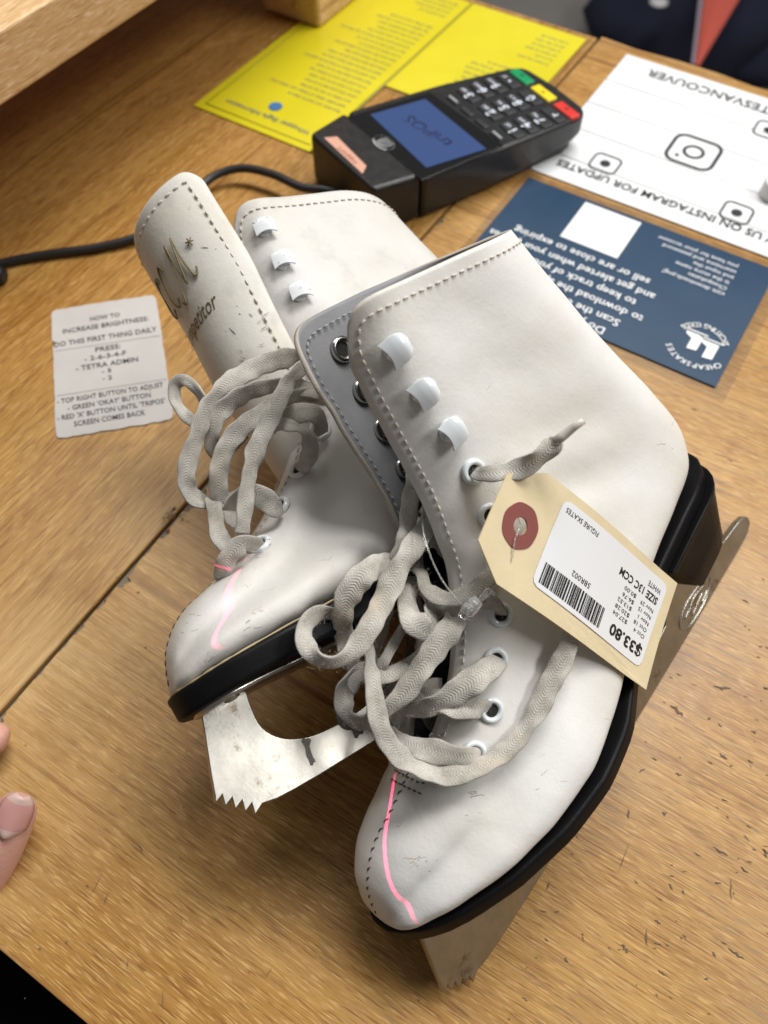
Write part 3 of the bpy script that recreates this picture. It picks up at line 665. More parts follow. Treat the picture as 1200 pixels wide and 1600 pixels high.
# thin line of old glue where the upper meets the sole
M['glue'] = plain('yellowed_glue', (.46, .36, .20), .6)
for pose, par in ((POSE_B, skB),):
    mb = MB()
    for sd in (1, -1):
        P = [W(pose, (F, sd * max(0, sole_half(F) - (.24 if pose is POSE_A else .12)), _smooth(sole_top, F) + .035)) for F in np.concatenate([np.linspace(-.55, 1.2, 14), np.linspace(1.5, 20.4, 50)])]
        mb.tube(P, [.00045 * (.4 + .6 * abs(math.sin(.9 * i + sd))) for i in range(len(P))], 5)
    mb.build('glue_line', M['glue'], par)
# back seam strip
for k, pose, par in (('A', POSE_A, skA), ('B', POSE_B, skB)):
    mb = MB(); P = resample([W(pose, sec_point(key_at(x), 0.0, 1)) for x in np.linspace(.70, .998, 60)], .004); pl = pose[0][:, 1]; v = []; 
    for p in P:
        q, n_ = near(k, p)
        for a, h in ((-1, .0002), (-.8, .0011), (0, .0014), (.8, .0011), (1, .0002)): 
            w_, wn = near(k, q + pl * a * .0065); v.append(w_ + wn * h)
    mb.add(v, [(i * 5 + j, i * 5 + j + 1, (i + 1) * 5 + j + 1, (i + 1) * 5 + j) for i in range(len(P) - 1) for j in range(4)])
    o = mb.build('back_stay', M['white'], par)
# tongue of the front skate, sunk inside
mb = MB(); v = []; nu, nv = 30, 11
for i in range(nu):
    x = .31 + .64 * i / (nu - 1); k_ = key_at(x); T = np.array([k_[2], 0, k_[3]]); B = np.array([k_[0], 0, k_[1]]); d = (B - T) / np.linalg.norm(B - T)
    sink = .55 + 3.2 * min(1, (x - .31) / .22)
    for j in range(nv):
        a = -1 + 2 * j / (nv - 1); v.append(W(POSE_A, T + d * (sink + .55 * a * a) + np.array([0, a * 1.9 * min(1, .45 + (x - .31) * 3), 0])))
mb.add(v, [(i * nv + j, i * nv + j + 1, (i + 1) * nv + j + 1, (i + 1) * nv + j) for i in range(nu - 1) for j in range(nv - 1)])
o = mb.build('tongue', M['tonguedark'], skA); sm = o.modifiers.new('solid', 'SOLIDIFY'); sm.thickness = .003; sm.offset = -1
# tongue of the back skate, rolled outward
def tongue_pt(U, a, off=0.0):
    """U height, a 0 right edge .. 1 far edge (arc)"""
    cF = np.interp(U, [8, 10, 12, 14, 18, 22.6], [8.6, 8.7, 9.0, 9.45, 9.85, 10.0]); r = np.interp(U, [8, 10, 12, 14, 18, 22.6], [1.5, 1.7, 2.2, 2.65, 2.95, 3.05]) + off
    a0 = np.interp(U, [8, 12, 14, 18, 22.6], [105, 98, 97, 98, 99]); ang = math.radians(a0 + 112 * a)
    cL = np.interp(U, [8, 12, 14, 22.6], [-.2, -.15, -.4, -.6])
    return np.array([cF + r * math.cos(ang), cL + r * math.sin(ang), U])
def tongue_top(a): return 22.8 - .5 * a - .75 * (max(0, abs(a - .5) * 2 - .72) / .28) ** 2.4
v = []; nu, nv = 40, 30
for i in range(nu):
    for j in range(nv):
        a = j / (nv - 1); U = 8.4 + (tongue_top(a) - 8.4) * i / (nu - 1); v.append(W0(POSE_B, tongue_pt(U, a, .05 * math.sin(U * 1.1 + a * 4))))
mb = MB(); mb.add(v, [(i * nv + j, i * nv + j + 1, (i + 1) * nv + j + 1, (i + 1) * nv + j) for i in range(nu - 1) for j in range(nv - 1)])
M['tongue'] = leather_mat('scuffed_tongue_leather', (.66, .64, .59), 2.0)
tg = mb.build('tongue', [M['tongue'], M['lining'], M['edge']], skB)
bm = bmesh.new(); bm.from_mesh(tg.data); bmesh.ops.recalc_face_normals(bm, faces=bm.faces); bm.to_mesh(tg.data); bm.free()
c0 = W0(POSE_B, (9.2, .2, 18)); 
if sum((np.array(p.center) - c0) @ np.array(p.normal) for p in tg.data.polygons) < 0: tg.data.flip_normals()
for p in tg.data.polygons: p.use_smooth = True
sm = tg.modifiers.new('solid', 'SOLIDIFY'); sm.thickness = .0022; sm.offset = -1; sm.material_offset = 1; sm.material_offset_rim = 0
ss = tg.modifiers.new('sub', 'SUBSURF'); ss.levels = 1; ss.render_levels = 1
mb = MB(); P = []
for U in np.linspace(10, 21.2, 60): P.append(tongue_pt(U, .11, .03))
for a in np.linspace(.12, .95, 40): P.append(tongue_pt(tongue_top(a) - .55 - .0 * a, a, .03))
P = resample([W0(POSE_B, p) for p in P], .0006)
for i in range(0, len(P) - 7, 7): mb.tube(P[i:i + 5], [.00025, .00045, .0005, .00045, .00025], 5)
mb.build('stitching', M['thread'], skB)
# gold script on the tongue: strokes drawn in (across, up) centimetres
def tongue_xy(cx, cy):   # cx cm from the right edge along the arc (to the left), cy = U
    cx, cy = cx + .15, cy + 1.35; return W0(POSE_B, tongue_pt(cy, cx / (2.95 * math.radians(112)), .06))
def stroke(mb, pts, r=.00042):
    P = spline([tongue_xy(*p) for p in pts], 7); n_ = len(P); mb.tube(P, [r * (.45 + .75 * abs(math.sin(2.2 * math.pi * i / n_ + .4))) for i in range(n_)], 5)
gmb = MB()
stroke(gmb, [(3.35, 17.0), (3.2, 16.8), (3.0, 17.3), (2.78, 18.4), (2.62, 19.2), (2.66, 18.4), (2.60, 17.3)]); stroke(gmb, [(2.60, 17.3), (2.42, 18.3), (2.22, 19.25), (2.25, 18.3), (2.16, 17.4), (2.02, 17.25), (1.88, 17.55)])
for a in range(3):
    q = math.radians(60 * a + 20); gmb.tube([tongue_xy(1.62 + .17 * math.cos(q), 18.55 + .17 * math.sin(q)), tongue_xy(1.62 - .17 * math.cos(q), 18.55 - .17 * math.sin(q))], .0003, 5)
for cx in (3.6, 4.35): stroke(gmb, [(cx - .25, 18.6), (cx - .05, 18.95), (cx + .22, 18.4), (cx + .3, 17.5), (cx + .05, 17.0), (cx - .2, 17.3)])

tmb = MB()
for _ in range(34):
    u0, a0 = (rs.gauss(14.2, 1.2), rs.uniform(.08, .4)) if rs.random() < .5 else (rs.uniform(12, 21.5), rs.uniform(.06, .6)); L_ = rs.uniform(.08, .45); an = rs.uniform(0, 3.1)
    pp = [W0(POSE_B, tongue_pt(u0 + L_ * t * math.sin(an), min(.9, max(.02, a0 + L_ * t * .16 * math.cos(an))), .012)) for t in (-.5, -.1, .2, .5)]
    tmb.tube(pp, [.00005, .00016, .00012, .00005], 5, rs.choice([0, 0, 1]))
tag(tmb.build('scuff_marks', [M['scuff'], M['scuff_dark']], skB), kind='stuff')

# stamped emblem on the blade of the front skate
mb = MB()
def bl(F, U): return W0(POSE_A, (F, .168, U))
eb = [Lc(POSE_A, on_blade) for on_blade in ()]
def on_blade(x, y):
    d = ray(x, y); p0 = W0(POSE_A, (0, .168, 0)); n_ = POSE_A[0][:, 1]; return CAMP + d * (((p0 - CAMP) @ n_) / (d @ n_))
for pts in ([(1108, 902), (1092, 915), (1072, 944), (1062, 972), (1066, 984), (1082, 972), (1102, 938), (1110, 908), (1108, 902)], [(1102, 912), (1084, 934), (1074, 962)], [(1098, 925), (1090, 942), (1082, 962)], [(1106, 920), (1096, 944)], [(1070, 968), (1078, 952), (1088, 946)]):
    mb.tube(spline([on_blade(*q) for q in pts], 5), .00028, 6)
mb.build('stamped_emblem', M['blade'], skA)

def on_blade_b(x, y):
    d = ray(x, y); p0 = W0(POSE_B, (0, .168, 0)); n_ = POSE_B[0][:, 1]; return CAMP + d * (((p0 - CAMP) @ n_) / (d @ n_))
M['blade_reflection'] = plain('painted_reflection', (.12, .112, .098), .55, .6, bump=.5, bscale=900)  # dark reflections on the rear blade, painted in as flat dark patches
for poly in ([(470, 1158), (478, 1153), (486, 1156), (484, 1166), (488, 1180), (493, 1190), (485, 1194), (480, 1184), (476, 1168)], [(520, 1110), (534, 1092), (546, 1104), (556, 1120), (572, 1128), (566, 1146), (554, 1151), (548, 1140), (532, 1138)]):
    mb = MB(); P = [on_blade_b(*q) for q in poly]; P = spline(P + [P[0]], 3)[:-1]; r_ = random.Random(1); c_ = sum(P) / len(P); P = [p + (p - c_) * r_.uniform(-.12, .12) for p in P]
    mb.add(P, [tuple(range(len(P)))]); mb.build('reflection_patch', M['blade_reflection'], skB, smooth=False)
# ------------------------------------------------------------ lettering helper (Blender's own font, turned to mesh)
_glyph = {}
def text_polys(txt, size=1.0, bold=0.0, shear=0.0, align='LEFT'):
    key = (txt, bold, shear, align)
    if key not in _glyph:
        cu = bpy.data.curves.new('lettering_source', 'FONT'); cu.body = txt; cu.size = 1; cu.offset = bold; cu.shear = shear; cu.align_x = align; cu.resolution_u = 2
        ob = bpy.data.objects.new('lettering_source', cu); COL.objects.link(ob)
        dg = bpy.context.evaluated_depsgraph_get(); me = ob.evaluated_get(dg).to_mesh()
        _glyph[key] = ([np.array(v.co) for v in me.vertices], [tuple(p.vertices) for p in me.polygons])
        ob.evaluated_get(dg).to_mesh_clear(); bpy.data.objects.remove(ob); bpy.data.curves.remove(cu)
    v, f = _glyph[key]; return [q * size for q in v], f
def text_to(mb, txt, org, ex, ey, size, bold=0.0, shear=0.0, align='LEFT', m=0, width=None):
    v, f = text_polys(txt, size, bold, shear, align)
    if not v: return
    k = 1.0
    if width: 
        xs = [q[0] for q in v]; k = width / max(1e-6, max(xs) - min(xs))
    mb.add([org + ex * q[0] * k + ey * q[1] for q in v], f, m)
# "Competitor" under the monogram
v, f = text_polys('Competitor', .95, .004, .35)
mb2 = MB(); mb2.add([tongue_xy(5.15 - q[0] * .70, 15.65 + q[1]) for q in v], f)
mb2.build('gold_lettering', M['gold'], tg); gmb.build('gold_monogram', M['gold'], tg)

# ------------------------------------------------------------ laces
def ribbon(mb, pts, wdef=7.2, tdef=.95):
    """pts: (x, y, depth cm [, width mm [, twist deg]]) in photo pixels -> flat braided band"""
    arr = [(*p, *((wdef, 0)[len(p) - 3:])) for p in pts]
    P3 = [np.concatenate([D(p[0], p[1], p[2] * .01), [p[3] * .001, math.radians(p[4])]]) for p in arr]
    S = np.array(spline(P3, 9)); P = S[:, :3]; n = len(P); K = 14; rings = []; ul = [0]
    prev = None
    for i in range(n):
        t = P[min(i + 1, n - 1)] - P[max(i - 1, 0)]; t /= np.linalg.norm(t) + 1e-12
        view = CAMP - P[i]; view /= np.linalg.norm(view); wv = np.cross(t, view)
        if prev is not None: wv = wv * .35 + prev * .65; wv -= t * (wv @ t)
        wv /= np.linalg.norm(wv) + 1e-12; prev = wv; nv_ = np.cross(wv, t)
        a = S[i, 4] + (.38 * math.sin(ul[-1] * 150 + 1.7 * len(mb.path)) + .2 * math.sin(ul[-1] * 310 + len(mb.path))) + .12 * math.sin(ul[-1] * 720 + 2 * len(mb.path)); ww = wv * math.cos(a) + nv_ * math.sin(a); nn = np.cross(ww, t)
        hw = S[i, 3] / 2 * .88 * (1 + .05 * math.sin(ul[-1] * 900) + .05 * math.sin(ul[-1] * 370 + 1)); ht = tdef * .0005
        ring = []
        for j in range(K):
            q = 2 * math.pi * j / K; c, s_ = math.cos(q), math.sin(q)
            ring.append(P[i] + ww * hw * math.copysign(abs(c) ** .75, c) + nn * ht * math.copysign(abs(s_) ** .55, s_) * (1 + .35 * c * c))
        rings.append(ring)
        if i < n - 1: ul.append(ul[-1] + np.linalg.norm(P[i + 1] - P[i]))
    base = len(mb.v); v = [q for r in rings for q in r]; f = []; uv = []
    for i in range(n - 1):
        for j in range(K):
            f.append((i * K + j, i * K + (j + 1) % K, (i + 1) * K + (j + 1) % K, (i + 1) * K + j)); uv.append([(ul[i], j / K), (ul[i], (j + 1) / K), (ul[i + 1], (j + 1) / K), (ul[i + 1], j / K)])
    f.append(tuple(range(K - 1, -1, -1))); uv.append([(0, 0)] * K); f.append(tuple(range((n - 1) * K, n * K))); uv.append([(0, 0)] * K)
    mb.add(v, f); mb.uv += uv; mb.path.append(P)
def lace_build(mb, parent):
    o = mb.build('lace', M['lace'], parent); ul = o.data.uv_layers.new(name='UVMap'); k = 0
    flat = [c for face in mb.uv for c in face]
    for i, c in enumerate(flat): ul.data[i].uv = c
    return o
def fuzz(paths, parent, per=260):
    mb = MB(); r = np.random.default_rng(5)
    for P in paths:
        L = np.sum(np.linalg.norm(np.diff(P, axis=0), axis=1))
        for _ in range(int(L * 7000)):
            i = r.integers(1, len(P) - 1); t = P[i] - P[i - 1]; t /= np.linalg.norm(t) + 1e-9
            d = r.normal(size=3); d -= t * (d @ t) * .4; d /= np.linalg.norm(d); s = P[i] + np.cross(d, t) * .003 * r.uniform(-1, 1) + d * .0018
            e = s + d * r.uniform(.0005, .0014) + t * r.normal() * .001; mid = (s + e) / 2 + r.normal(size=3) * .0004
            w_ = np.cross(d, r.normal(size=3)); w_ /= np.linalg.norm(w_); w_ *= .00003
            mb.add([s - w_, s + w_, mid + w_, mid - w_, e], [(0, 1, 2, 3), (3, 2, 4)])
    return mb.build('lace_fuzz', plain('loose_fibres', (.48, .46, .42), .95), parent)
c4 = lambda x, y, d, *a: (450 + x / 2.667, 700 + y / 2.667, d, *a)
c2 = lambda x, y, d, *a: (200 + x / 2.106, 540 + y / 2.106, d, *a)
LA = MB(); LA.uv = []; LA.path = []
R = lambda *p, **k: ribbon(LA, list(p), **k)
# through the lining eyelet and down
R(c4(508, 78, 26.6, 4), c4(522, 130, 25.8, 6), c4(508, 230, 25.6, 6.5), c4(496, 330, 25.3, 7, 30), c4(480, 420, 25.0, 7, 20), c4(440, 520, 25.2, 7), c4(410, 640, 25.6, 7), c4(380, 760, 26.2, 7), c4(330, 880, 26.6, 7))
# broad band from inside, curling round the left end
R(c4(680, 190, 27.6, 8), c4(640, 260, 26.6, 8.4), c4(560, 355, 25.2, 8.2), c4(470, 490, 24.5, 9), c4(405, 620, 24.2, 8.6), c4(350, 730, 23.8, 8, 12), c4(275, 840, 23.5, 7.4, 25), c4(190, 893, 23.3, 7.0, 28), c4(110, 868, 23.4, 6.8, 15), c4(66, 790, 23.7, 7, -15), c4(90, 715, 24.2, 7.5, -35), c4(160, 690, 24.7, 7.4, -30), c4(230, 720, 25.2, 6.5, -20))
# wide loop behind it on the left
R(c4(560, 470, 26.2, 8), c4(440, 478, 25.2, 8.5, -20), c4(340, 510, 24.4, 9.4, -15), c4(270, 580, 24.3, 9.6), c4(230, 680, 24.5, 8.4, 15), c4(232, 780, 25.0, 7, 20), c4(262, 890, 25.4, 6.5), c4(330, 960, 25.9, 6))
# long outer loop hanging over the toe and round under the tag
R(c4(300, 690, 25.8, 6), c4(330, 800, 24.9, 6.4, 30), c4(348, 930, 24.3, 6.8, 30), c4(366, 1070, 24.0, 7, 25), c4(392, 1180, 23.9, 7.2, 20), c4(452, 1272, 23.8, 7.4, 20), c4(545, 1338, 23.8, 7.5, 18), c4(650, 1366, 24.0, 7.6, 22), c4(760, 1345, 24.1, 7.4, 28), c4(860, 1295, 24.3, 6.8, 38), c4(955, 1215, 24.5, 7.2, 20), c4(1035, 1100, 24.75, 8.0, 8), c4(1090, 985, 25.0, 8.2, 5), c4(1150, 870, 25.25, 8.2), c4(1180, 780, 25.4, 8))
# lowest cross-over
R(c4(800, 1292, 24.65, 5), c4(770, 1290, 24.3, 7.4), c4(690, 1282, 24.15, 8.2), c4(600, 1262, 24.2, 8.6), c4(520, 1245, 24.5, 8.2), c4(455, 1225, 25.0, 7.6), c4(400, 1180, 25.6, 7))
# second eyelet pair
R(c4(850, 1096, 25.1, 4.5), c4(815, 1082, 24.6, 7), c4(740, 1085, 24.4, 8.4), c4(650, 1065, 24.6, 8.8), c4(560, 1030, 25.1, 8), c4(480, 1000, 25.6, 8))
R(c4(884, 872, 25.15, 5), c4(860, 900, 24.55, 8.6), c4(790, 955, 24.25, 9.8, 5), c4(700, 1020, 24.2, 10, 5), c4(610, 1070, 24.3, 9, 15), c4(530, 1092, 24.7, 6.4, 40), c4(450, 1085, 25.2, 6, 40), c4(370, 1060, 25.6, 6))
# diagonal bands down to the small left loops
R(c4(720, 640, 25.6, 7.5), c4(690, 730, 24.7, 9.2), c4(625, 820, 24.4, 9.4), c4(555, 920, 24.3, 8.6), c4(480, 1025, 24.3, 7.6, 20), c4(400, 1095, 24.3, 7, 30), c4(330, 1140, 24.4, 7, 30), c4(262, 1130, 24.8, 7, 10), c4(232, 1050, 25.2, 7.4, -20), c4(262, 960, 25.3, 8.4, -20), c4(330, 930, 25.3, 8), c4(400, 915, 25.4, 7))
R(c4(260, 1010, 25.0, 5.5, 20), c4(300, 950, 24.9, 6, 20), c4(385, 955, 24.9, 6.4, 20), c4(470, 925, 24.9, 6.2, 30), c4(540, 880, 25.1, 6, 30), c4(610, 810, 25.5, 6))
R(c4(640, 1000, 25.6, 7), c4(560, 1010, 25.2, 7.6), c4(480, 1060, 25.3, 7.2), c4(420, 1130, 25.6, 7))
# folded tongue-like curl in the middle
R(c4(520, 540, 26.0, 6), c4(505, 590, 25.2, 7.5, 25), c4(500, 660, 24.7, 9.2, 20), c4(530, 725, 24.3, 9.6, -10), c4(585, 765, 24.3, 8.6, -35), c4(606, 720, 24.7, 8.4, -60), c4(575, 640, 25.4, 8, -60), c4(530, 560, 26.0, 7))
# right hand loop towards the covered eyelets
R(c4(500, 470, 26.3, 5.5), c4(552, 520, 25.4, 6.2, 25), c4(580, 585, 24.9, 6.4, 28), c4(650, 628, 24.6, 6.2, 30), c4(740, 612, 24.4, 6.6, 25), c4(820, 560, 24.4, 7.0, 15), c4(890, 480, 24.8, 7), c4(940, 420, 25.1, 6))
R(c4(890, 698, 25.1, 4), c4(878, 670, 24.65, 5.2), c4(845, 645, 24.5, 6), c4(790, 640, 24.5, 6.4, 15), c4(710, 655, 24.7, 7.2, 15), c4(640, 660, 25.2, 7.4), c4(580, 690, 25.8, 7))
R(c4(490, 730, 25.4, 3.5, 30), c4(450, 800, 25.1, 4, 30), c4(405, 880, 24.9, 4.2, 30), c4(360, 960, 25.2, 4))
R(c4(640, 1180, 27.2, 7), c4(600, 1130, 26.6, 7), c4(560, 1060, 26.0, 7))
R(c4(700, 520, 27.6, 7), c4(640, 440, 27.4, 7.4), c4(600, 330, 27.4, 7.4), c4(585, 200, 27.6, 7))
# tag end out of the upper eyelet
R(c4(775, 100, 24.15, 4), c4(800, 108, 23.75, 5.2, 10), c4(860, 105, 23.55, 6.4, 20), c4(930, 95, 23.5, 6.8, 25), c4(1000, 72, 23.4, 8.0, -10), c4(1058, 30, 23.3, 8.6, -20), c4(1105, -15, 23.25, 7, 0), c4(1118, -42, 23.2, 3.4, 0))
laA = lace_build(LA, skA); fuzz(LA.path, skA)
mb = MB(); mb.tube([D(868, 690, .2322), D(880, 681, .2318), D(897, 667, .2300), D(912, 657, .2285)], [.0016, .0015, .0013, .0011], 10); mb.build('aglet', plain('worn_lace_tip', (.55, .53, .48), .3), laA)
# back skate
LB = MB(); LB.uv = []; LB.path = []
R = lambda *p, **k: ribbon(LB, list(p), **k)
R(c2(620, 40, 29.6, 7), c2(540, 38, 28.6, 8), c2(430, 68, 28.0, 8.4, 5), c2(325, 130, 27.5, 8.2, 10), c2(262, 205, 27.2, 8, 15), c2(222, 310, 27.0, 7.6, 25), c2(192, 415, 27.0, 7.4, 30), c2(205, 485, 27.2, 7.2, 20), c2(252, 515, 27.4, 6.8, 10), c2(300, 520, 27.6, 6.6), c2(360, 500, 27.9, 6))
R(c2(262, 215, 27.6, 4), c2(235, 158, 27.3, 4.6, 30), c2(190, 115, 27.2, 4.8, 30), c2(155, 130, 27.3, 5, 30), c2(158, 185, 27.4, 5, 30), c2(195, 235, 27.4, 5.2, 30), c2(240, 262, 27.6, 5))
R(c2(655, 175, 28.9, 5), c2(610, 150, 28.2, 7.5), c2(505, 130, 27.7, 7.6, 15), c2(405, 150, 27.4, 7.6, 15), c2(330, 195, 27.3, 8, 10), c2(285, 255, 27.3, 7.6), c2(280, 330, 27.5, 7, -15), c2(310, 380, 27.9, 6))
R(c2(640, 30, 28.6, 7), c2(590, 62, 27.9, 7.4), c2(540, 105, 27.3, 7, 15), c2(495, 185, 26.8, 7.2, 15), c2(452, 275, 26.5, 7.6, 10), c2(415, 360, 26.3, 7.6, 10), c2(393, 460, 26.0, 7.4, 20), c2(384, 545, 25.9, 6.6, 30), c2(375, 620, 25.9, 6, 30))
R(c2(640, 165, 28.5, 6), c2(560, 165, 28.0, 7), c2(470, 205, 27.6, 7.6, 15), c2(375, 270, 27.2, 7.8, 10), c2(318, 345, 27.0, 7.8), c2(298, 430, 27.0, 7.6, -15), c2(305, 505, 27.2, 7), c2(350, 545, 27.4, 6.5), c2(400, 520, 27.6, 6))
R(c2(566, 412, 28.2, 4.2), c2(585, 385, 27.75, 6.6, -15), c2(600, 335, 27.6, 8.8, -25), c2(580, 285, 27.4, 9, -35), c2(530, 262, 27.3, 7.4, -40), c2(478, 262, 27.3, 6.8, -30), c2(420, 300, 27.5, 6))
R(c2(640, 290, 28.7, 5), c2(625, 235, 28.0, 7.6, -20), c2(580, 220, 27.8, 8.4, -10), c2(520, 235, 27.6, 8), c2(450, 250, 27.6, 7))
R(c2(506, 532, 27.2, 4.6), c2(485, 535, 26.85, 7.6), c2(448, 505, 26.65, 9.6), c2(408, 490, 26.6, 9.4, 15), c2(360, 510, 26.9, 7), c2(320, 560, 27.2, 6))
R(c2(434, 660, 26.2, 4.4), c2(410, 652, 25.9, 6.6), c2(375, 655, 25.7, 8, 10), c2(335, 690, 25.7, 7.6, 20), c2(314, 735, 25.9, 6.8, 10), c2(302, 775, 26.3, 5))
R(c2(280, 500, 27.3, 6), c2(288, 560, 26.8, 6.4, 10), c2(300, 625, 26.4, 6.6, 10), c2(340, 665, 26.2, 6.6), c2(380, 640, 26.3, 6))
R(c2(300, 460, 27.6, 6), c2(340, 560, 27.0, 6.6), c2(372, 590, 26.7, 6))
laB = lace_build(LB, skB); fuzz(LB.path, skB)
# ------------------------------------------------------------ price tag
def quad_frame(pts): pass
def on_plane(x, y, p, n_): d = ray(x, y); return CAMP + d * (((p - CAMP) @ n_) / (d @ n_))
Ln = POSE_A[0][:, 1]; Tp = POSE_A[1] + Ln * .0335
TP = lambda x, y, h=0.0: on_plane(x, y, Tp, Ln) + Ln * h
e_len = TP(1040, 996) - TP(762, 826); e_len /= np.linalg.norm(e_len); e_wid = np.cross(Ln, e_len)
def tag_corner(x, y): return TP(x, y)
outl = [(794, 740), (852, 739), (1065, 912), (1014, 1079), (774, 912), (749, 844)]
hc = TP(812, 822); poly = [TP(*q) for q in outl]
def card_bend(p): 
    s_ = (p - hc) @ e_len; w_ = (p - hc) @ e_wid; return p + Ln * (.0010 * math.sin(s_ * 60) - .35 * s_ * s_ * .5 + 1.2 * w_ * w_)
mbt = MB(); 
hr = .0027; hole = [hc + hr * (math.cos(q) * e_len + math.sin(q) * e_wid) for q in np.linspace(0, 2 * math.pi, 36, endpoint=False)]
def poly_hit(d):
    best = 9
    for i in range(len(poly)):
        a, b = poly[i] - hc, poly[(i + 1) % len(poly)] - hc; ax, ay, bx, by = a @ e_len, a @ e_wid, b @ e_len, b @ e_wid; dx, dy = d
        den = dx * (by - ay) - dy * (bx - ax)
        if abs(den) < 1e-12: continue
        t = (ax * (by - ay) - ay * (bx - ax)) / den; u = (ax * dy - ay * dx) / den
        if t > 0 and -1e-6 <= u <= 1 + 1e-6: best = min(best, t)
    return best
angs = sorted(set([round(a, 6) for a in np.linspace(0, 2 * math.pi, 90, endpoint=False)] + [round(math.atan2((p - hc) @ e_wid, (p - hc) @ e_len) % (2 * math.pi), 6) for p in poly]))
rows = [0, .06, .15, .3, .45, .6, .75, .9, 1]; v = []
for r_ in rows:
    for a in angs:
        d = (math.cos(a), math.sin(a)); R_ = poly_hit(d); v.append(card_bend(hc + (hr + (R_ - hr) * r_) * (d[0] * e_len + d[1] * e_wid)))
na = len(angs); mbt.add(v, [(i * na + j, i * na + (j + 1) % na, (i + 1) * na + (j + 1) % na, (i + 1) * na + j) for i in range(len(rows) - 1) for j in range(na)])
tagroot = empty('price_tag', tuple(hc), 'buff paper price tag with red ring tied to the front skate', 'price tag')
M['manila'] = plain('manila_card', (.74, .62, .40), .75, bump=.12, bscale=900)
o = mbt.build('card', M['manila'], tagroot, smooth=False); sm = o.modifiers.new('solid', 'SOLIDIFY'); sm.thickness = .0004; sm.offset = 0
rg = MB(); ro = .0072; prof = []
nr = 40; v = []
for q in np.linspace(0, 2 * math.pi, nr, endpoint=False):
    d = math.cos(q) * e_len + math.sin(q) * e_wid; k = ro * (1 + .015 * math.sin(q * 7))
    for rr, h in ((hr * .98, .0002), (hr * 1.02, .00042), (k * .99, .00042), (k, .0002)): v.append(card_bend(hc + d * rr) + Ln * h)
rg.add(v, [(i * 4 + j, i * 4 + j + 1, ((i + 1) % nr) * 4 + j + 1, ((i + 1) % nr) * 4 + j) for i in range(nr) for j in range(3)])
rg.build('reinforcement_ring', plain('brick_red_card', (.24, .070, .06), .8, bump=.2, bscale=1500), tagroot, smooth=False)
# sticker
qa, qb, qc, qd = TP(1050, 916), TP(878, 778), TP(825, 910), TP(1004, 1045)
def stk(u, v_, h=.0006): 
    p = qa * (1 - u) * (1 - v_) + qb * u * (1 - v_) + qc * u * v_ + qd * (1 - u) * v_; return card_bend(p) + Ln * h
ms = MB(); nu, nv = 24, 14; v = []
for i in range(nu + 1):
    for j in range(nv + 1):
        u, w_ = i / nu, j / nv
        # rounded corners
        rx, ry = .05, .09; cu = min(max(u, rx), 1 - rx); cv = min(max(w_, ry), 1 - ry); du, dv = (u - cu) / rx, (w_ - cv) / ry; L_ = math.hypot(du, dv)
        if L_ > 1: du, dv = du / L_, dv / L_
        v.append(stk(cu + du * rx, cv + dv * ry, .00045))
ms.add(v, [(i * (nv + 1) + j, (i + 1) * (nv + 1) + j, (i + 1) * (nv + 1) + j + 1, i * (nv + 1) + j + 1) for i in range(nu) for j in range(nv)])
sticker = ms.build('label_sticker', plain('white_label_paper', (.80, .81, .83), .45), tagroot)
M['ink'] = plain('black_ink', (.012, .012, .014), .5)
SU, SV = np.linalg.norm(qb - qa), np.linalg.norm(qd - qa)
def stk_text(mb, t, u0, u1, v0, hgt, bold=0.0):
    v, f = text_polys(t, 1.0, bold); xs = [q[0] for q in v]; ys = [q[1] for q in v]; k = (u1 - u0) / (max(xs) - min(xs)); ky = hgt / max(ys)
    mb.add([stk(u0 + (q[0] - min(xs)) * k, v0 + q[1] * ky, .00056) for q in v], f)
ml = MB()
stk_text(ml, 'FIGURE SKATES', .70, .965, .07, .055)
stk_text(ml, 'SIZE 13C CCM', .045, .44, .205, .085, .022)
stk_text(ml, 'WHITE', .045, .175, .10, .058)
stk_text(ml, '$33.80', .035, .36, .79, .125, .03)
for i, (a, b) in enumerate((('Oct 4', '$27.04'), ('Oct 18', '$20.28'), ('Nov 1', '$13.52'), ('Nov 15', '$6.76'), ('Nov 29', '$0.00'))):
    stk_text(ml, a, .05, .05 + .022 * len(a), .66 - .078 * i, .045); stk_text(ml, b, .235, .235 + .024 * len(b), .655 - .078 * i, .045)
stk_text(ml, '5BR002', .62, .775, .60, .06)
ml.build('lettering', M['ink'], sticker)
mbk = MB(); x = .45; r = random.Random(3)
while x < .955:
    w_ = r.choice([.005, .005, .010, .014]); 
    mbk.add([stk(x, .715, .00056), stk(min(x + w_, .96), .715, .00056), stk(min(x + w_, .96), .945, .00056), stk(x, .945, .00056)], [(0, 1, 2, 3)]); x += w_ + r.choice([.004, .004, .007, .010])
mbk.build('barcode', M['ink'], sticker)
# clear fastener
mf = MB()
mf.tube(spline([D(745, 750, .2385), D(760, 762, .236), D(778, 776, .2355), D(800, 795, .2375), D(812, 818, .2385), D(809, 830, .2345)], 8), .00028, 6)
mf.tube(spline([D(668, 758, .262), D(660, 812, .249), D(668, 855, .243), D(690, 905, .239), D(722, 946, .2365)], 8), .00028, 6)
mf.tube(spline([D(812, 824, .2350), D(805, 842, .2335), D(800, 870, .2335), D(788, 900, .2345), D(768, 922, .236)], 8), .00028, 6)
mf.tube([D(724, 966, .2355), D(728, 952, .2353), D(738, 945, .235)], [.0016, .0017, .0014], 8); mf.tube([D(727, 962, .2345), D(738, 946, .2345), D(748, 937, .2345)], [.0022, .0026, .0020], 8)
mf.tube([D(748, 937, .2345), D(757, 931, .2345), D(766, 922, .2345)], [.0011, .0010, .0014], 8); mf.tube([D(764, 926, .2345), D(769, 921, .2345)], .0017, 8)
mf.build('clear_fastener', M['clear'], tagroot)
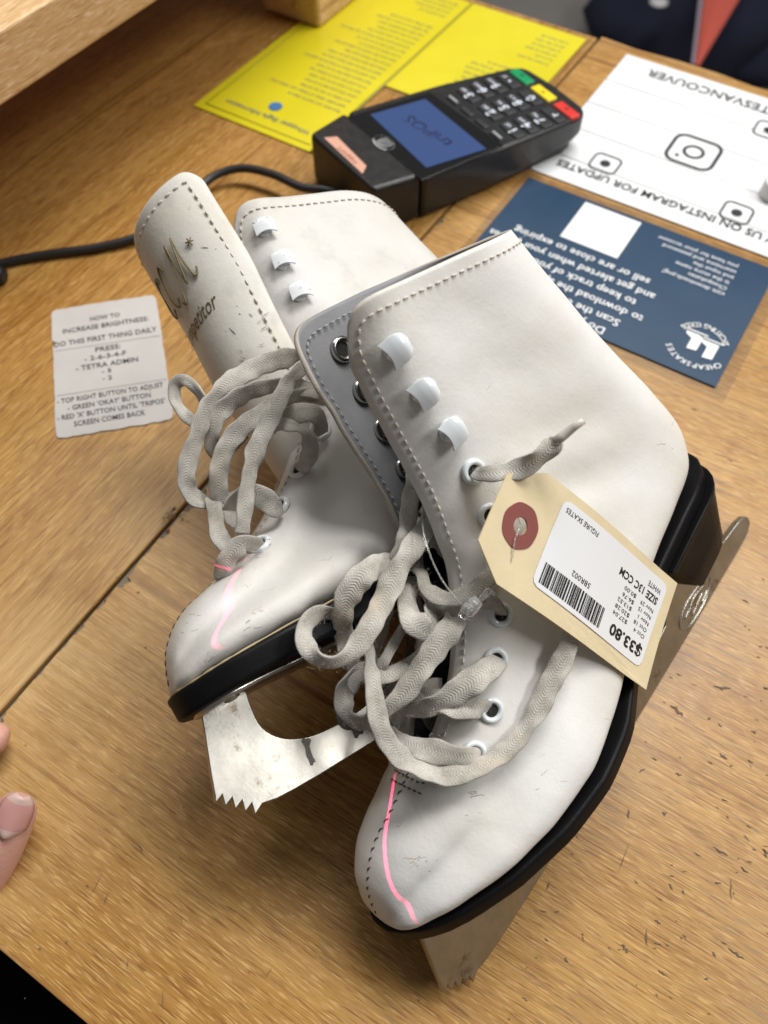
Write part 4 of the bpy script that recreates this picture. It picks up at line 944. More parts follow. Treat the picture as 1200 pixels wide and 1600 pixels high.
# ------------------------------------------------------------ papers on the counter
def paper_mat(name, col, rough=.3, coat=.5): 
    m = plain(name, col, rough, bump=.05, bscale=120); b = m.node_tree.nodes['Principled BSDF']; b.inputs['Coat Weight'].default_value = coat; b.inputs['Coat Roughness'].default_value = .12; return m
def film_mat():
    m = bpy.data.materials.new('clear_film'); m.use_nodes = True; nt = m.node_tree; nt.nodes.remove(nt.nodes['Principled BSDF']); n = N(nt)
    mx = n('ShaderNodeMixShader', {0: .10, 1: n('ShaderNodeBsdfTransparent').outputs[0], 2: n('ShaderNodeBsdfGlossy', {'Roughness': .15, 'Color': (.9, .9, .9, 1)}).outputs[0]})
    n.link(mx.outputs[0], nt.nodes['Material Output'].inputs[0]); return m
def sheet_rect(name, e1a, e1b, e2a, e2b, z, mat, parent=None, th=.0004):
    mb = MB(); mb.prism([PT(e1a, e2a, z), PT(e1b, e2a, z), PT(e1b, e2b, z), PT(e1a, e2b, z)], (0, 0, th)); return mb.build(name, mat, parent, smooth=False)
X_, Y_ = -E1, -E2                          # reading directions of the papers that face the customer
M['wink'] = plain('white_print', (.78, .79, .80), .5); M['greyink'] = plain('grey_blue_print', (.16, .18, .13), .6)
# white poster
po = empty('poster', tuple(PT(-.08, .5))); tag(po, 'white laminated poster with camera icons beside the card terminal', 'poster')
sheet_rect('poster_sheet', -.158, .062, .4315, .588, .0006, paper_mat('white_laminated_paper', (.80, .81, .83)), po)
mb = MB(); zz = .0013
def flat(mb, t, p, size, bold=0, align='LEFT', ex=X_, ey=Y_, width=None, shear=0): text_to(mb, t, np.array([p[0], p[1], zz]), ex, ey, size, bold, shear, align, width=width)
p0 = G(1010, 117); e10, e20 = en(p0); v, f = text_polys('PSKATESVANCOUVER', 1, .012)
mb.v, mb.f, mb.m = [], [], []
def right_to(mb, t, e1_left, e2_base, size, bold=.012, k=1.0):
    """upside-down line whose last letter ends at e1_left"""
    v, f = text_polys(t, size, bold); xm = max(q[0] for q in v); mb.add([PT(e1_left + (xm - q[0]) * k, e2_base - q[1], zz) for q in v], f)
right_to(mb, 'PSKATESVANCOUVER', en(G(1010, 117))[0], en(G(1010, 117))[1] + .0062, .0125, .012, .94)
mb.build('lettering', M['ink'], po); mb = MB()
right_to(mb, 'FOLLOW US ON INSTAGRAM FOR UPDATES', en(G(865, 262))[0], en(G(1012, 310))[1] + .0048, .0092, .02, .95)
def rrect_ring(mb, c, ex, ey, hw, rad, wd, z):
    def loop(h, r_):
        out = []
        for cx, cy, a0 in ((h - r_, h - r_, 0), (-h + r_, h - r_, 90), (-h + r_, -h + r_, 180), (h - r_, -h + r_, 270)):
            for a in np.linspace(a0, a0 + 90, 8): out.append((cx + r_ * math.cos(math.radians(a)), cy + r_ * math.sin(math.radians(a))))
        return out
    A_, B_ = loop(hw, rad), loop(hw - wd, max(rad - wd, .0002)); n_ = len(A_); zv = np.array([0, 0, z])
    c = np.array([c[0], c[1], 0]); mb.add([c + ex * x + ey * y + zv for x, y in A_ + B_], [(i, (i + 1) % n_, n_ + (i + 1) % n_, n_ + i) for i in range(n_)])
def circ(mb, c, r0, r1, z, ex=E1, ey=E2, n_=28):
    c = np.array([c[0], c[1], 0]); zv = np.array([0, 0, z]); A_ = [(math.cos(q), math.sin(q)) for q in np.linspace(0, 2 * math.pi, n_, endpoint=False)]
    if r1 <= 0: mb.add([c + (ex * x + ey * y) * r0 + zv for x, y in A_], [tuple(range(n_))])
    else: mb.add([c + (ex * x + ey * y) * k + zv for k in (r0, r1) for x, y in A_], [(i, (i + 1) % n_, n_ + (i + 1) % n_, n_ + i) for i in range(n_)])
mb.build('lettering', M['ink'], po)
for (x, y), h, full in (((1083, 240), .0165, 1), ((945, 258), .0095, 0), ((1150, 335), .0095, 0), ((1200, 206), .0095, 0)):
    mb = MB(); c = G(x, y); rrect_ring(mb, c, E1, E2, h, h * .5, h * .14, zz)
    if full: circ(mb, c, h * .44, h * .31, zz); circ(mb, c + E1 * -h * .5 + E2 * -h * .52, h * .085, 0, zz)
    else: circ(mb, c, h * .36, 0, zz)
    mb.build('camera_icon', M['ink'], po)
mb = MB()
for q in (.455, .487, .5185, .550): mb.prism([PT(-.158, q, .0011), PT(.062, q - .004, .0011), PT(.062, q - .0034, .0011), PT(-.158, q + .0006, .0011)], (0, 0, .0001))
mb.build('crease', plain('grey_crease', (.55, .55, .55), .5), po)
# blue card
bc = empty('card', tuple(PT(-.075, .37))); tag(bc, 'dark blue laminated card with white lettering and skate emblem', 'card')
sheet_rect('laminate_edge', -.160, .0125, .3125, .4285, .0005, film_mat(), bc, .0002)
sheet_rect('card_sheet', -.155, .0055, .3195, .4225, .0009, paper_mat('deep_blue_print', (.003, .036, .088), .4, .12), bc)
mb = MB(); zz = .0018
c = G(938, 362); 
mb.prism([np.array([c[0], c[1], zz - .0003]) + E1 * a * .0185 + E2 * b_ * .0185 for a, b_ in ((-1, -1), (1, -1), (1, 1), (-1, 1))], (0, 0, .0002)); mb.build('white_panel', M['wink'], bc, smooth=False); mb = MB()
# big lines (device reading direction is towards -E1)
big = [('sell or are close to expiring', (1010, 424)), ('and get alerted when your passes', (1020, 470)), ('to keep track of your tickets', (992, 484)), ('to download the app', (1002, 502)), ('Scan the code', (966, 508)), ('Do you?', (948, 510))]
eb0, eb3 = en(G(1012, 436))[1], en(G(1003, 494))[1]
for i, (t, q) in enumerate(zip([x_[0] for x_ in big], ((1012, 447), (1020, 470), (991, 478), (1003, 502), (968, 507), (948, 515)))):
    flat(mb, t, PT(en(G(*q))[0], eb0 + (eb3 - eb0) / 3 * i - .0015), .0078, .010)
for i, t in enumerate(('visit downloads.png!', 'Cheapskates', 'is the store name', 'and input the', 'username and password', 'you have for your account')):
    e = en(G(1122, 462)); flat(mb, t, PT(e[0] + .003 - .0005 * (i % 3), e[1] + .002 + .0052 * i), .0046)
lc = G(1092, 540)
for k, (a0, a1, t) in enumerate(((205, 335, 'SPORTING GOODS'), (30, 150, 'CHEAPSKATES'))):
    n_ = len(t)
    for i, ch in enumerate(t):
        if ch == ' ': continue
        a = math.radians(a0 + (a1 - a0) * (i + .5) / n_) if k == 0 else math.radians(a1 - (a1 - a0) * (i + .5) / n_)
        rad = -E1 * math.cos(a) + -E2 * math.sin(a); 
        if k == 0: ex = np.cross(np.array([0, 0, 1.]), rad); ey = -rad
        else: ex = -np.cross(np.array([0, 0, 1.]), rad); ey = rad
        text_to(mb, ch, np.array([lc[0], lc[1], zz]) + rad * .0155, ex, ey, .0048, .01, align='CENTER')
mb.build('lettering', M['wink'], bc); mb = MB()
# the small emblem: two white skates side by side
for dx in (-.0048, .0034):
    sh = [(-.0035, -.006), (.0012, -.0068), (.0012, .0005), (.0044, .0022), (.0050, .0042), (-.0036, .0042)]
    mb.add([np.array([lc[0], lc[1], zz]) + X_ * (x + dx) * 1.15 - Y_ * (-y - .2 * dx) * -1.15 for x, y in sh], [tuple(range(6))])
    mb.add([np.array([lc[0], lc[1], zz]) + X_ * (x + dx) * 1.15 - Y_ * (-y - .2 * dx) * -1.15 for x, y in ((-.0052, .0052), (.0062, .0052), (.0062, .0060), (-.0052, .0060))], [(0, 1, 2, 3)])
    mb.build('skate_emblem', M['wink'], bc); mb = MB()
# yellow information sheet
ye = empty('information_sheet', tuple(PT(-.29, .48))); tag(ye, 'yellow laminated information sheet with a blue dot behind the terminal', 'information sheet')
M['film'] = film_mat(); sheet_rect('laminate_edge', -.39, -.187, .455, .594, .0006, M['film'], ye, .0002)
M['yellow'] = paper_mat('bright_yellow_paper', (.66, .575, .014), .35)
sheet_rect('yellow_page', -.386, -.2885, .370, .590, .0010, M['yellow'], ye); sheet_rect('yellow_page', -.2865, -.191, .460, .590, .0010, M['yellow'], ye)
mb = MB(); zz = .0017; r = random.Random(8)
words = 'the of and a to in is you that it for on are with as at be this have from or one had by but what all were we when your can said'.split()
def para(e1, e2, n_, w0, size=.0042, ls=.0066):
    for i in range(n_):
        t = ' '.join(r.choice(words) for _ in range(int(w0 * r.uniform(.7, 1.05)))); flat(mb, t, PT(e1, e2 + ls * i), size, .0)
for i in range(1):
    for e2_, n_, w_ in ((.418, 20, 9), (.562, 4, 5)): para(-.296, e2_, n_, w_)
    for e2_, n_, w_ in ((.466, 10, 9), (.545, 6, 5)): para(-.200, e2_, n_, w_)
flat(mb, 'Whopper Eagle Information', PT(-.300, .388), .0062, .012)
mb.build('lettering', M['greyink'], ye)
mb = MB(); c = G(431, 170); circ(mb, c, .0048, 0, .0019); mb.build('dot', plain('blue_dot', (.05, .16, .36), .4), ye)
mb = MB(); mb.prism([PT(-.2885, .370, .0016), PT(-.2865, .370, .0016), PT(-.2865, .590, .0016), PT(-.2885, .590, .0016)], (0, 0, .0004))
for a, b_, c_, d_ in ((-.380, -.3795, .376, .585), (-.380, -.292, .3755, .3762)): mb.prism([PT(a, c_, .0016), PT(b_, c_, .0016), PT(b_, d_, .0016), PT(a, d_, .0016)], (0, 0, .0002))
mb.build('fold', plain('dark_yellow_line', (.36, .32, .02), .5), ye)
# taped notice
lq = [G(x, y, .001) for x, y in ((88, 686), (272, 655), (243, 460), (80, 485))]
def lb(u, v_, z=0): return lq[0] * (1 - u) * (1 - v_) + lq[1] * u * (1 - v_) + lq[2] * u * v_ + lq[3] * (1 - u) * v_ + np.array([0, 0, z])
no = empty('notice', tuple(lb(.5, .5))); tag(no, 'small grey paper notice of instructions stuck to the counter left of the skates', 'notice')
mb = MB(); n_ = 60; r = random.Random(2); loop_ = []
def noisy(u, v_): return (u + r.uniform(-.004, .004), v_ + r.uniform(-.004, .004))
for a in np.linspace(.04, .96, 20): loop_.append(noisy(a, 0))
loop_ += [(.985, .012), (1, .04)]
for a in np.linspace(.06, .95, 20): loop_.append(noisy(1, a))
loop_ += [(.985, .985), (.96, 1)]
for a in np.linspace(.94, .05, 20): loop_.append(noisy(a, 1))
loop_ += [(.012, .985), (0, .96)]
for a in (.9, .8, .745): loop_.append(noisy(0, a))
loop_ += [(.022, .73), (.030, .715), (.016, .700), (0, .698)]
for a in np.linspace(.66, .05, 16): loop_.append(noisy(0, a))
loop_ += [(.005, .02), (.02, .005)]
mb.prism([lb(u, v_, -.0004) for u, v_ in loop_], (0, 0, .0005)); mb.build('paper', plain('grey_worn_label', (.54, .52, .50), .5, bump=.15, bscale=300), no, smooth=False)
mb = MB()
def line(t, v_, h, uc, w_, bold=.012):
    v, f = text_polys(t, 1.0, bold); xs = [q[0] for q in v]; ys = [q[1] for q in v]; k = w_ / (max(xs) - min(xs)); ky = h / .72
    mb.add([lb(uc - w_ / 2 + (q[0] - min(xs)) * k, v_ + q[1] * ky, .0003) for q in v], f)
line('HOW TO', .855, .036, .50, .28); line('INCREASE BRIGHTNESS:', .785, .038, .50, .80); line('DO THIS FIRST THING DAILY', .685, .040, .49, .95)
line('PRESS:', .595, .038, .50, .23); line('- 2-6-3-4-F', .535, .036, .47, .38); line('- TETRA ADMIN', .470, .038, .48, .56); line('- 5', .42, .032, .47, .085); line('- 2', .365, .032, .47, .085)
line('- TOP RIGHT BUTTON TO ADJUST', .245, .036, .485, .93); line('- GREEN \'OKAY\' BUTTON', .185, .036, .47, .72); line('- RED \'X\' BUTTON UNTIL \'TRIPOS\'', .125, .036, .48, .93); line('SCREEN COMES BACK', .065, .036, .46, .61)
for v_ in (.652, .305): mb.add([lb(u, w_, .0003) for u, w_ in ((.02, v_), (.985, v_ - .008), (.985, v_ - .0045), (.02, v_ + .0035))], [(0, 1, 2, 3)], 1)
mb.build('lettering', [plain('faded_black_ink', (.055, .052, .05), .6), plain('crease_line', (.36, .34, .32), .6)], no)

# ------------------------------------------------------------ payment terminal
M['blackplastic'] = plain('black_plastic', (.010, .010, .011), .40, bump=.12, bscale=1500)
M['blackgloss'] = plain('black_gloss', (.008, .008, .009), .12, coat=.4); M['key'] = plain('dark_rubber_key', (.016, .016, .018), .5)
c7 = lambda x, y, z: G(440 + x / 2.3077, 60 + y / 2.3077, z)
ZN, ZF = .033, .025
t0 = c7(330, 545, ZN); tA = c7(1060, 270, ZF) - t0; tA[2] = 0; Ltm = np.linalg.norm(tA); tA /= Ltm; tA = tA + .0 * np.array([tA[1], -tA[0], 0]) * 1; tA /= np.linalg.norm(tA); tB = np.array([-tA[1], tA[0], 0])
t0 = np.array([t0[0], t0[1], 0]); Wt = abs((c7(100, 340, ZN) - t0) @ tB)
te = empty('payment_terminal', tuple(t0 + tA * .08 + tB * .03)); tag(te, 'black card payment terminal with blue screen and number keys', 'payment terminal')
def ztop(s): return ZN + (ZF - ZN) * s / Ltm
def TQ(s, t, h=0.0): return t0 + tA * s + tB * t + np.array([0, 0, ztop(s) + h])
def t_st(x, y, it=3):
    z = .025
    for _ in range(4): p = c7(x, y, z); s = (p - t0) @ tA; z = ztop(s)
    return s, (p - t0) @ tB
def solid(name, outline, zb_fn, mat, inset=.0012, bev=.003, top=0.0):
    n_ = len(outline); v = [TQ(s, t, top) for s, t in outline] + [np.array([*(t0 + tA * s + tB * t)[:2], zb_fn(s)]) for s, t in outline]
    o = mesh_obj(name, v, [tuple(range(n_))] + [tuple(range(2 * n_ - 1, n_ - 1, -1))] + [((i + 1) % n_, i, n_ + i, n_ + (i + 1) % n_) for i in range(n_)], mat, te, smooth=True)
    bm = bmesh.new(); bm.from_mesh(o.data); bmesh.ops.recalc_face_normals(bm, faces=bm.faces); bm.to_mesh(o.data); bm.free()
    bevel(o, bev, 3, 30); return o
dock = [t_st(*q) for q in ((330, 545), (506, 492), (226, 263), (100, 340))]
solid('printer_dock', dock, lambda s: .0012, M['blackplastic'])
bodyp = [t_st(*q) for q in ((509, 496), (800, 395), (1062, 292), (1092, 268), (1086, 246), (985, 168), (888, 108), (862, 102), (815, 104), (560, 165), (232, 262))]
bodyp = [(s + .0006, t) for s, t in bodyp]
LL = max(s for s, t in bodyp)
solid('body', bodyp, lambda s: max(.0012, min(.010, (s - .06) * .10)), M['blackplastic'])
bi = [((s - LL / 2) * .93 + LL / 2, (t - Wt / 2) * .93 + Wt / 2) for s, t in bodyp]
solid('base', bi, lambda s: .0008, M['blackplastic'], top=-.016, bev=.0015)
def patch(mb, pts, h, m=0):
    q = [t_st(*p) for p in pts]; mb.add([TQ(s, t, h) for s, t in q], [tuple(range(len(q)))], m)
def raised(name, pts, h, th, mat, bev=.0008, parent=te):
    q = [t_st(*p) for p in pts]; n_ = len(q); v = [TQ(s, t, h + th) for s, t in q] + [TQ(s, t, h - .001) for s, t in q]
    o = mesh_obj(name, v, [tuple(range(n_)), tuple(range(2 * n_ - 1, n_ - 1, -1))] + [((i + 1) % n_, i, n_ + i, n_ + (i + 1) % n_) for i in range(n_)], mat, parent)
    bm = bmesh.new(); bm.from_mesh(o.data); bmesh.ops.recalc_face_normals(bm, faces=bm.faces); bm.to_mesh(o.data); bm.free(); bevel(o, bev, 2, 30); return o
raised('screen_bezel', [(235, 285), (535, 196), (800, 388), (505, 512)], .0001, .0004, M['blackgloss'], .0003)
m, nt, b = new_mat('lit_blue_screen'); n = N(nt); b.inputs['Base Color'].default_value = (.03, .05, .12, 1); b.inputs['Roughness'].default_value = .15
b.inputs['Emission Color'].default_value = (.036, .075, .22, 1); b.inputs['Emission Strength'].default_value = .42
mb = MB(); patch(mb, [(320, 278), (518, 222), (738, 402), (522, 470)], .0007); scr = mb.build('screen', m, te, smooth=False)
mb = MB(); s0, tt0 = t_st(606, 388); s1, tt1 = t_st(448, 288); 
pa, pb = TQ(s0, tt0, .0009), TQ(s1, tt1, .0009); ex = (pb - pa) / np.linalg.norm(pb - pa); ey = -tA
text_to(mb, 'triPOS', pa - ey * .004, ex, ey * .8, .0150, .004, 0.0, width=np.linalg.norm(pb - pa)); mb.build('lettering', plain('dark_blue_print', (.006, .012, .06), .4), scr)
keys = {'1': (828, 332), '2': (752, 268), '3': (676, 203), '4': (884, 308), '5': (808, 248), '6': (728, 186), '7': (940, 288), '8': (858, 230), '9': (778, 166), 'F': (992, 288), '0': (906, 218), '.': (824, 152)}
sub = {'1': 'QZ', '2': 'ABC', '3': 'DEF', '4': 'GHI', '5': 'JKL', '6': 'MNO', '7': 'PRS', '8': 'TUV', '9': 'WXY', '0': '', 'F': '', '.': '#*'}
row0 = np.array(t_st(752, 268)); dcol = (np.array(t_st(676, 203)) - np.array(t_st(828, 332))) / 2; drow = (np.array(t_st(906, 222)) - row0) / 3
dcol[0] = 0; drow[1] = 0
def key_at_rc(r_, c): return row0 + drow * r_ + dcol * (c - 1)
lay = [['1', '2', '3'], ['4', '5', '6'], ['7', '8', '9'], ['F', '0', '.']]
kw, kh = abs(dcol[1]) * .42, abs(drow[0]) * .39
def keycap(name, c, mat, hs, ht, h=.0012):
    v = [TQ(c[0] + a * hs * k, c[1] + b_ * ht * k, z) for z, k in ((h, .9), (-.001, 1)) for a, b_ in ((-1, -1), (1, -1), (1, 1), (-1, 1))]
    o = mesh_obj(name, v, [(0, 1, 2, 3), (7, 6, 5, 4)] + [((i + 1) % 4, i, 4 + i, 4 + (i + 1) % 4) for i in range(4)], mat, te, smooth=False)
    bm = bmesh.new(); bm.from_mesh(o.data); bmesh.ops.recalc_face_normals(bm, faces=bm.faces); bm.to_mesh(o.data); bm.free(); bevel(o, .0009, 2, 30); return o
M['keywhite'] = plain('pale_blue_key_print', (.66, .70, .80), .5)
for r_ in range(4):
    for c in range(3):
        k = key_at_rc(r_, c); kc = keycap('key', k, M['key'], kh, kw); ch = lay[r_][c]
        mb = MB(); text_to(mb, ch if ch != '.' else '•', TQ(k[0] + kh * .42, k[1] - kw * .15, .0014), tB, -tA, .0092 if ch.isdigit() else .007, .02, 0, 'CENTER')
        if sub[ch]: text_to(mb, sub[ch], TQ(k[0] + kh * .25, k[1] + kw * .48, .0014), tB, -tA, .0032, .01, 0, 'CENTER')
        mb.build('lettering', M['keywhite'], kc)
for c, (nm, col, sy) in enumerate((('red', (.62, .03, .02), 'x'), ('yellow', (.78, .60, .01), '<'), ('green', (.0, .26, .09), 'o'))):
    k = key_at_rc(3.98, c); kc = keycap('key', k, plain(nm + '_key', col, .4), kh, kw * 1.05); tag(kc, nm + ' key')
    mb = MB(); text_to(mb, sy, TQ(k[0] + kh * .35, k[1], .0014), tB, -tA, .006, .01, 0, 'CENTER'); mb.build('lettering', M['ink'], kc)
for i in range(4):
    k = key_at_rc(-1.12, 0) + dcol * (2 / 3) * i; kc = keycap('function_key', k, M['key'], kh * .55, kw * .62)
    if i in (0, 3): mb = MB(); mb.add([TQ(k[0] + a * .0007, k[1] + b_ * kw * .45, .0014) for a, b_ in ((-1, -1), (1, -1), (1, 1), (-1, 1))], [(0, 1, 2, 3)]); mb.build('mark', plain('grey_mark', (.35, .36, .38), .5), kc)
# oval emblem, pink sticker and side label
mb = MB(); oc = np.array(t_st(369, 378)); n_ = 30
def oval(k, i): q = 2 * math.pi * i / n_; return TQ(oc[0] + .0068 * k * math.cos(q) * .85, oc[1] + .0082 * k * math.sin(q), .0005)
mb.add([oval(1, i) for i in range(n_)] + [oval(.88, i) for i in range(n_)], [(i, (i + 1) % n_, n_ + (i + 1) % n_, n_ + i) for i in range(n_)])
for k in range(4):
    P = spline([TQ(oc[0] + a, oc[1] + b_, .0006) for a, b_ in ((.004, -.004 + .002 * k), (.000, -.0045 + .0026 * k), (-.0032, -.003 + .002 * k), (-.0042, .000 + .001 * k))], 6); mb.tube(P, .00035, 4)
mb.add([TQ(oc[0] + a * .7, oc[1] + b_ * .7, .0005) for a, b_ in ((.0035, .002), (.001, .0052), (-.0035, .003), (-.001, .0005))], [(0, 1, 2, 3)])
mb.build('emblem', plain('grey_white_print', (.50, .51, .52), .5), te)
mb = MB(); patch(mb, [(153, 360), (200, 356), (306, 462), (292, 490)], .0004); stp = mb.build('sticker', plain('pink_sticker', (.62, .33, .24), .5), te, smooth=False)
mb = MB(); sa, ta = t_st(276, 452); sb, tb_ = t_st(196, 380); pa, pb = TQ(sa, ta, .0006), TQ(sb, tb_, .0006); ex = (pb - pa) / np.linalg.norm(pb - pa); text_to(mb, 'support', pa, ex, -tA, .005, 0, width=np.linalg.norm(pb - pa) * .8); mb.build('lettering', plain('faint_red_print', (.30, .10, .07), .6), stp)
mb = MB(); mb.add([t0 + tA * -.0008 + tB * t + np.array([0, 0, z]) for t, z in ((Wt * .52, .006), (Wt * .97, .006), (Wt * .97, .018), (Wt * .52, .0185))], [(0, 1, 2, 3)]); mb.build('side_sticker', plain('brown_grey_sticker', (.20, .15, .12), .3), te, smooth=False)
# cable
cb = MB(); cz = .0035
P = [G(-60, 432, cz), G(0, 412, cz), G(70, 398, cz), G(150, 387, cz), G(215, 370, cz + .001), G(262, 345, cz + .002), G(300, 305, cz + .003), G(335, 275, cz + .005), G(378, 263, cz + .007), G(425, 272, cz + .008), G(470, 292, cz + .008)]
pe = t0 + tA * .001 + tB * Wt * .45 + np.array([0, 0, .010]); P.append((P[-1] + pe) / 2 + np.array([0, 0, .001])); P.append(pe)
cb.tube(spline(P, 8), .0026, 10); co = cb.build('cable', plain('black_rubber_cable', (.014, .014, .016), .45)); tag(co, 'thin black cable running from the terminal past the skates', 'cable')
mb = MB(); mb.tube([G(-40, 428, .006), G(-12, 428, .006), G(6, 430, .006)], [.006, .006, .0045], 14); po_ = mb.build('cable_plug', M['blackplastic'], co)
# white bottle cap at the right edge
mb = MB(); cp = G(1206, 308); mb.lathe(cp, (0, 0, 1), [(.0085, .0012), (.0085, .010), (.0078, .0112), (.0001, .0114)], 30); o = mb.build('cap', plain('white_plastic_cap', (.72, .71, .69), .4)); tag(o, 'small round white plastic cap standing on the white poster', 'cap'); bevel(o, .0006)
# bag on the floor
def blob(name, c, r_, mat, parent, seed=0, sub=3):
    bm = bmesh.new(); bmesh.ops.create_icosphere(bm, subdivisions=sub, radius=1); g = np.random.default_rng(seed); ph = g.uniform(0, 6, 6)
    v = []
    for q in bm.verts:
        p = np.array(q.co); k = 1 + .06 * math.sin(4 * p[0] + ph[0]) + .06 * math.sin(5 * p[1] + ph[1]) + .05 * math.sin(6 * p[2] + ph[2] + 3 * p[0]); v.append(c + p * np.array(r_) * k)
    f = [tuple(x.index for x in q.verts) for q in bm.faces]; bm.free(); return mesh_obj(name, v, f, mat, parent)
M['navy'] = plain('navy_cloth', (.010, .013, .035), .9, bump=.3, bscale=60)
bz = -.90
def FB(x, y, z): return G(x, y, z)
bag = empty('bag', tuple(FB(1080, 60, bz))); tag(bag, 'navy cloth bag with a coral stripe lying on the floor beyond the counter', 'bag')
mb = MB()
def cloth_strip(mb, L_, R_, z0, bulge, nn=14):
    v = []
    for i in range(nn):
        t = i / (nn - 1); a = np.array(L_[0]) * (1 - t) + np.array(L_[1]) * t; b_ = np.array(R_[0]) * (1 - t) + np.array(R_[1]) * t
        for j in range(7):
            u = j / 6; q = a * (1 - u) + b_ * u; v.append(FB(q[0], q[1], z0 + bulge * math.sin(math.pi * u) * math.sin(math.pi * (.15 + .8 * t)) ** .5))
    mb.add(v, [(i * 7 + j, (i + 1) * 7 + j, (i + 1) * 7 + j + 1, i * 7 + j + 1) for i in range(nn - 1) for j in range(6)])
blob('bag_body', FB(1085, 15, bz + .12), (.28, .22, .16), M['navy'], bag, 2); 
mbz = MB(); cloth_strip(mbz, ((1108, -60), (1086, 100)), ((1190, -60), (1092, 104)), bz + .285, .01); mbz.build('stripe', plain('coral_cloth', (.62, .11, .075), .8), bag)
mbz = MB(); cloth_strip(mbz, ((1098, -60), (1080, 100)), ((1106, -60), (1085, 100)), bz + .284, .004); mbz.build('piping', plain('pale_piping', (.35, .30, .36), .8), bag)
blob('bag_handle', FB(1010, 18, bz + .10), (.13, .16, .12), M['navy'], bag, 5); blob('bag_flap', FB(1180, 70, bz + .06), (.20, .13, .10), M['navy'], bag, 9)
mb = MB(); mb.lathe(FB(1029, 4, bz + .24), (0, 0, 1), [(.022, 0), (.022, .004), (.012, .006), (.0001, .006)], 16); mb.build('button', plain('grey_button', (.6, .6, .6), .4), bag)
# something dark on the riser
o = blob('pouch', PT(RE - .12, .475, zt + .018), (.035, .05, .018), M['navy'], None, 7); tag(o, 'dark navy pouch lying on top of the pine riser', 'pouch')
# ------------------------------------------------------------ hand at the left edge
hand = empty('person', tuple(D(-160, 1400, .31))); tag(hand, 'hand of a person reaching in from the left edge with thumb and fingertips showing', 'person')
m, nt, b = new_mat('pink_skin'); n = N(nt); tc = n('ShaderNodeTexCoord').outputs['Object']; a = n.noise(tc, 90, 4); n.link(n.mix(a, (.58, .30, .235), (.70, .40, .32)), b.inputs['Base Color'])
b.inputs['Subsurface Weight'].default_value = .25; b.inputs['Subsurface Radius'].default_value = (.004, .0015, .0008); b.inputs['Subsurface Scale'].default_value = 1; b.inputs['Roughness'].default_value = .45
wv = n('ShaderNodeTexVoronoi', {'Vector': tc, 'Scale': 900}).outputs[0]; n.link(n('ShaderNodeBump', {'Strength': .2, 'Distance': .0004, 'Height': wv}).outputs[0], b.inputs['Normal']); M['skin'] = m
ch = {}
def hd(x, y, d): return D(x, y, d)
J = []; Eg = []; Rd = []
def j(p, r_, par=None):
    J.append(tuple(p)); Rd.append(r_); 
    if par is not None: Eg.append((par, len(J) - 1))
    return len(J) - 1
palm = j(hd(-230, 1400, .310), .024); wr = j(hd(-330, 1520, .310), .022, palm); fa = j(hd(-460, 1700, .315), .026, wr); fb = j(hd(-650, 1960, .32), .032, fa)
th0 = j(hd(-130, 1470, .300), .0125, palm); th1 = j(hd(-48, 1402, .293), .0100, th0); th2 = j(hd(0, 1325, .289), .0092, th1); th3 = j(hd(24, 1268, .288), .0086, th2); th4 = j(hd(37, 1240, .2885), .0058, th3)
k1 = j(hd(-190, 1270, .312), .013, palm); i1 = j(hd(-115, 1180, .306), .0088, k1); i2 = j(hd(-50, 1150, .307), .0080, i1); i3 = j(hd(-5, 1153, .3085), .0072, i2); i4 = j(hd(16, 1158, .310), .0048, i3)
k2 = j(hd(-220, 1260, .322), .013, palm); m1 = j(hd(-140, 1170, .322), .0088, k2); m2 = j(hd(-75, 1190, .322), .0080, m1); m3 = j(hd(-25, 1205, .3225), .0072, m2); m4 = j(hd(-6, 1210, .323), .0045, m3)
k3 = j(hd(-255, 1250, .330), .0125, palm); r1 = j(hd(-190, 1160, .334), .0084, k3); r2 = j(hd(-130, 1190, .336), .0076, r1); r3 = j(hd(-85, 1215, .336), .0066, r2)
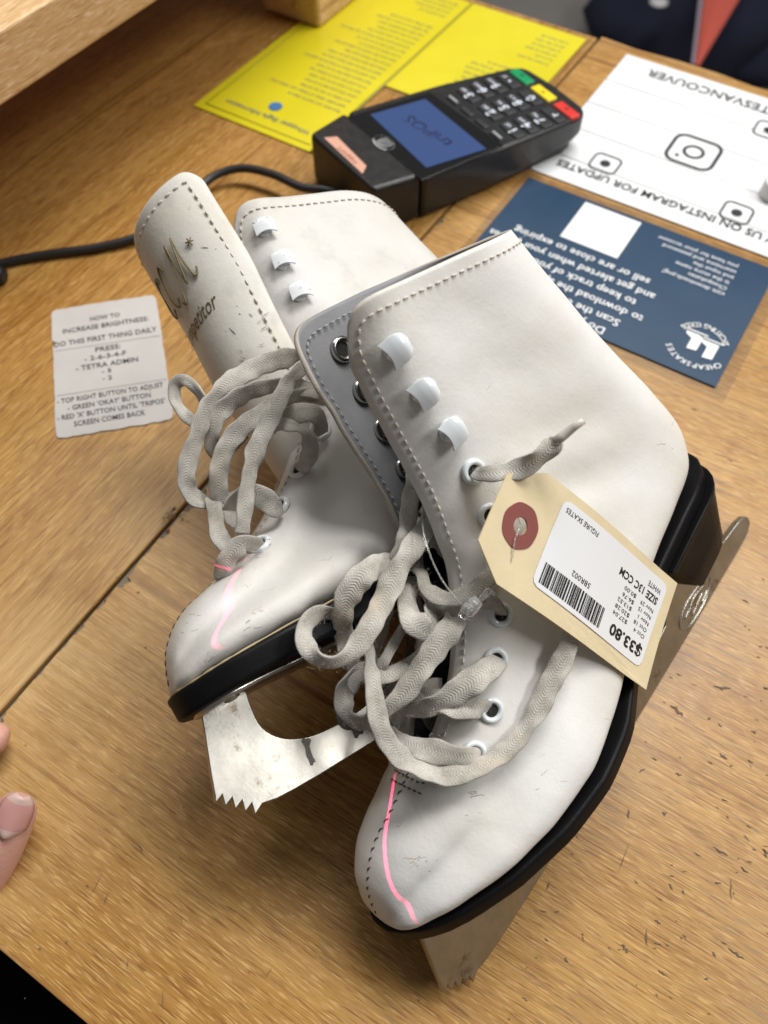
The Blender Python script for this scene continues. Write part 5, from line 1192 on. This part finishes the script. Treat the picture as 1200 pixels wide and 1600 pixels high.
k4 = j(hd(-285, 1260, .338), .0115, palm); l1 = j(hd(-240, 1190, .343), .0074, k4); l2 = j(hd(-190, 1205, .346), .0068, l1); l3 = j(hd(-160, 1225, .346), .0058, l2)
me = bpy.data.meshes.new('hand'); me.from_pydata(J, Eg, []); me.materials.append(M['skin']); ho = bpy.data.objects.new('hand', me); COL.objects.link(ho); ho.parent = hand; ho.matrix_parent_inverse = hand.matrix_basis.inverted()
sk = ho.modifiers.new('skin', 'SKIN'); sk.use_smooth_shade = True
for i, sv in enumerate(me.skin_vertices[0].data): sv.radius = (Rd[i], Rd[i]); sv.use_root = (i == palm)
ss = ho.modifiers.new('sub', 'SUBSURF'); ss.levels = 2; ss.render_levels = 3
mb = MB(); ax = hd(38, 1238, .288) - hd(2, 1322, .288); ax /= np.linalg.norm(ax); vw = CAMP - hd(24, 1268, .288); vw /= np.linalg.norm(vw); sd = np.cross(ax, vw); sd /= np.linalg.norm(sd); up_ = np.cross(sd, ax); c0 = hd(27, 1262, .288); v = []; nu, nv = 13, 11
for i in range(nu):
    a = i / (nu - 1); L_ = -.0085 + .0172 * a
    for k in range(nv):
        q = -1 + 2 * k / (nv - 1); wd_ = .0062 * min(1, (.35 + 2.4 * a)) * (1 if a < .6 else math.sqrt(max(.12, 1 - ((a - .6) / .42) ** 2)))
        v.append(c0 + ax * L_ + sd * q * wd_ + up_ * (.0095 - .0034 * q * q - .0006 * max(0, a - .5) - .0012 * (a < .05)))
mb.add(v, [(i * nv + k, i * nv + k + 1, (i + 1) * nv + k + 1, (i + 1) * nv + k) for i in range(nu - 1) for k in range(nv - 1)])
for i_, f_ in enumerate(mb.f): mb.m[i_] = 1 if (i_ // (nv - 1)) >= nu - 3 else (2 if (i_ // (nv - 1)) < 3 else 0)
o = mb.build('thumbnail', [plain('pink_nail', (.60, .31, .28), .38, bump=.1, bscale=300), plain('pale_nail_edge', (.62, .43, .38), .4), plain('pale_nail_moon', (.66, .44, .40), .38)], hand); sm = o.modifiers.new('solid', 'SOLIDIFY'); sm.thickness = .0006
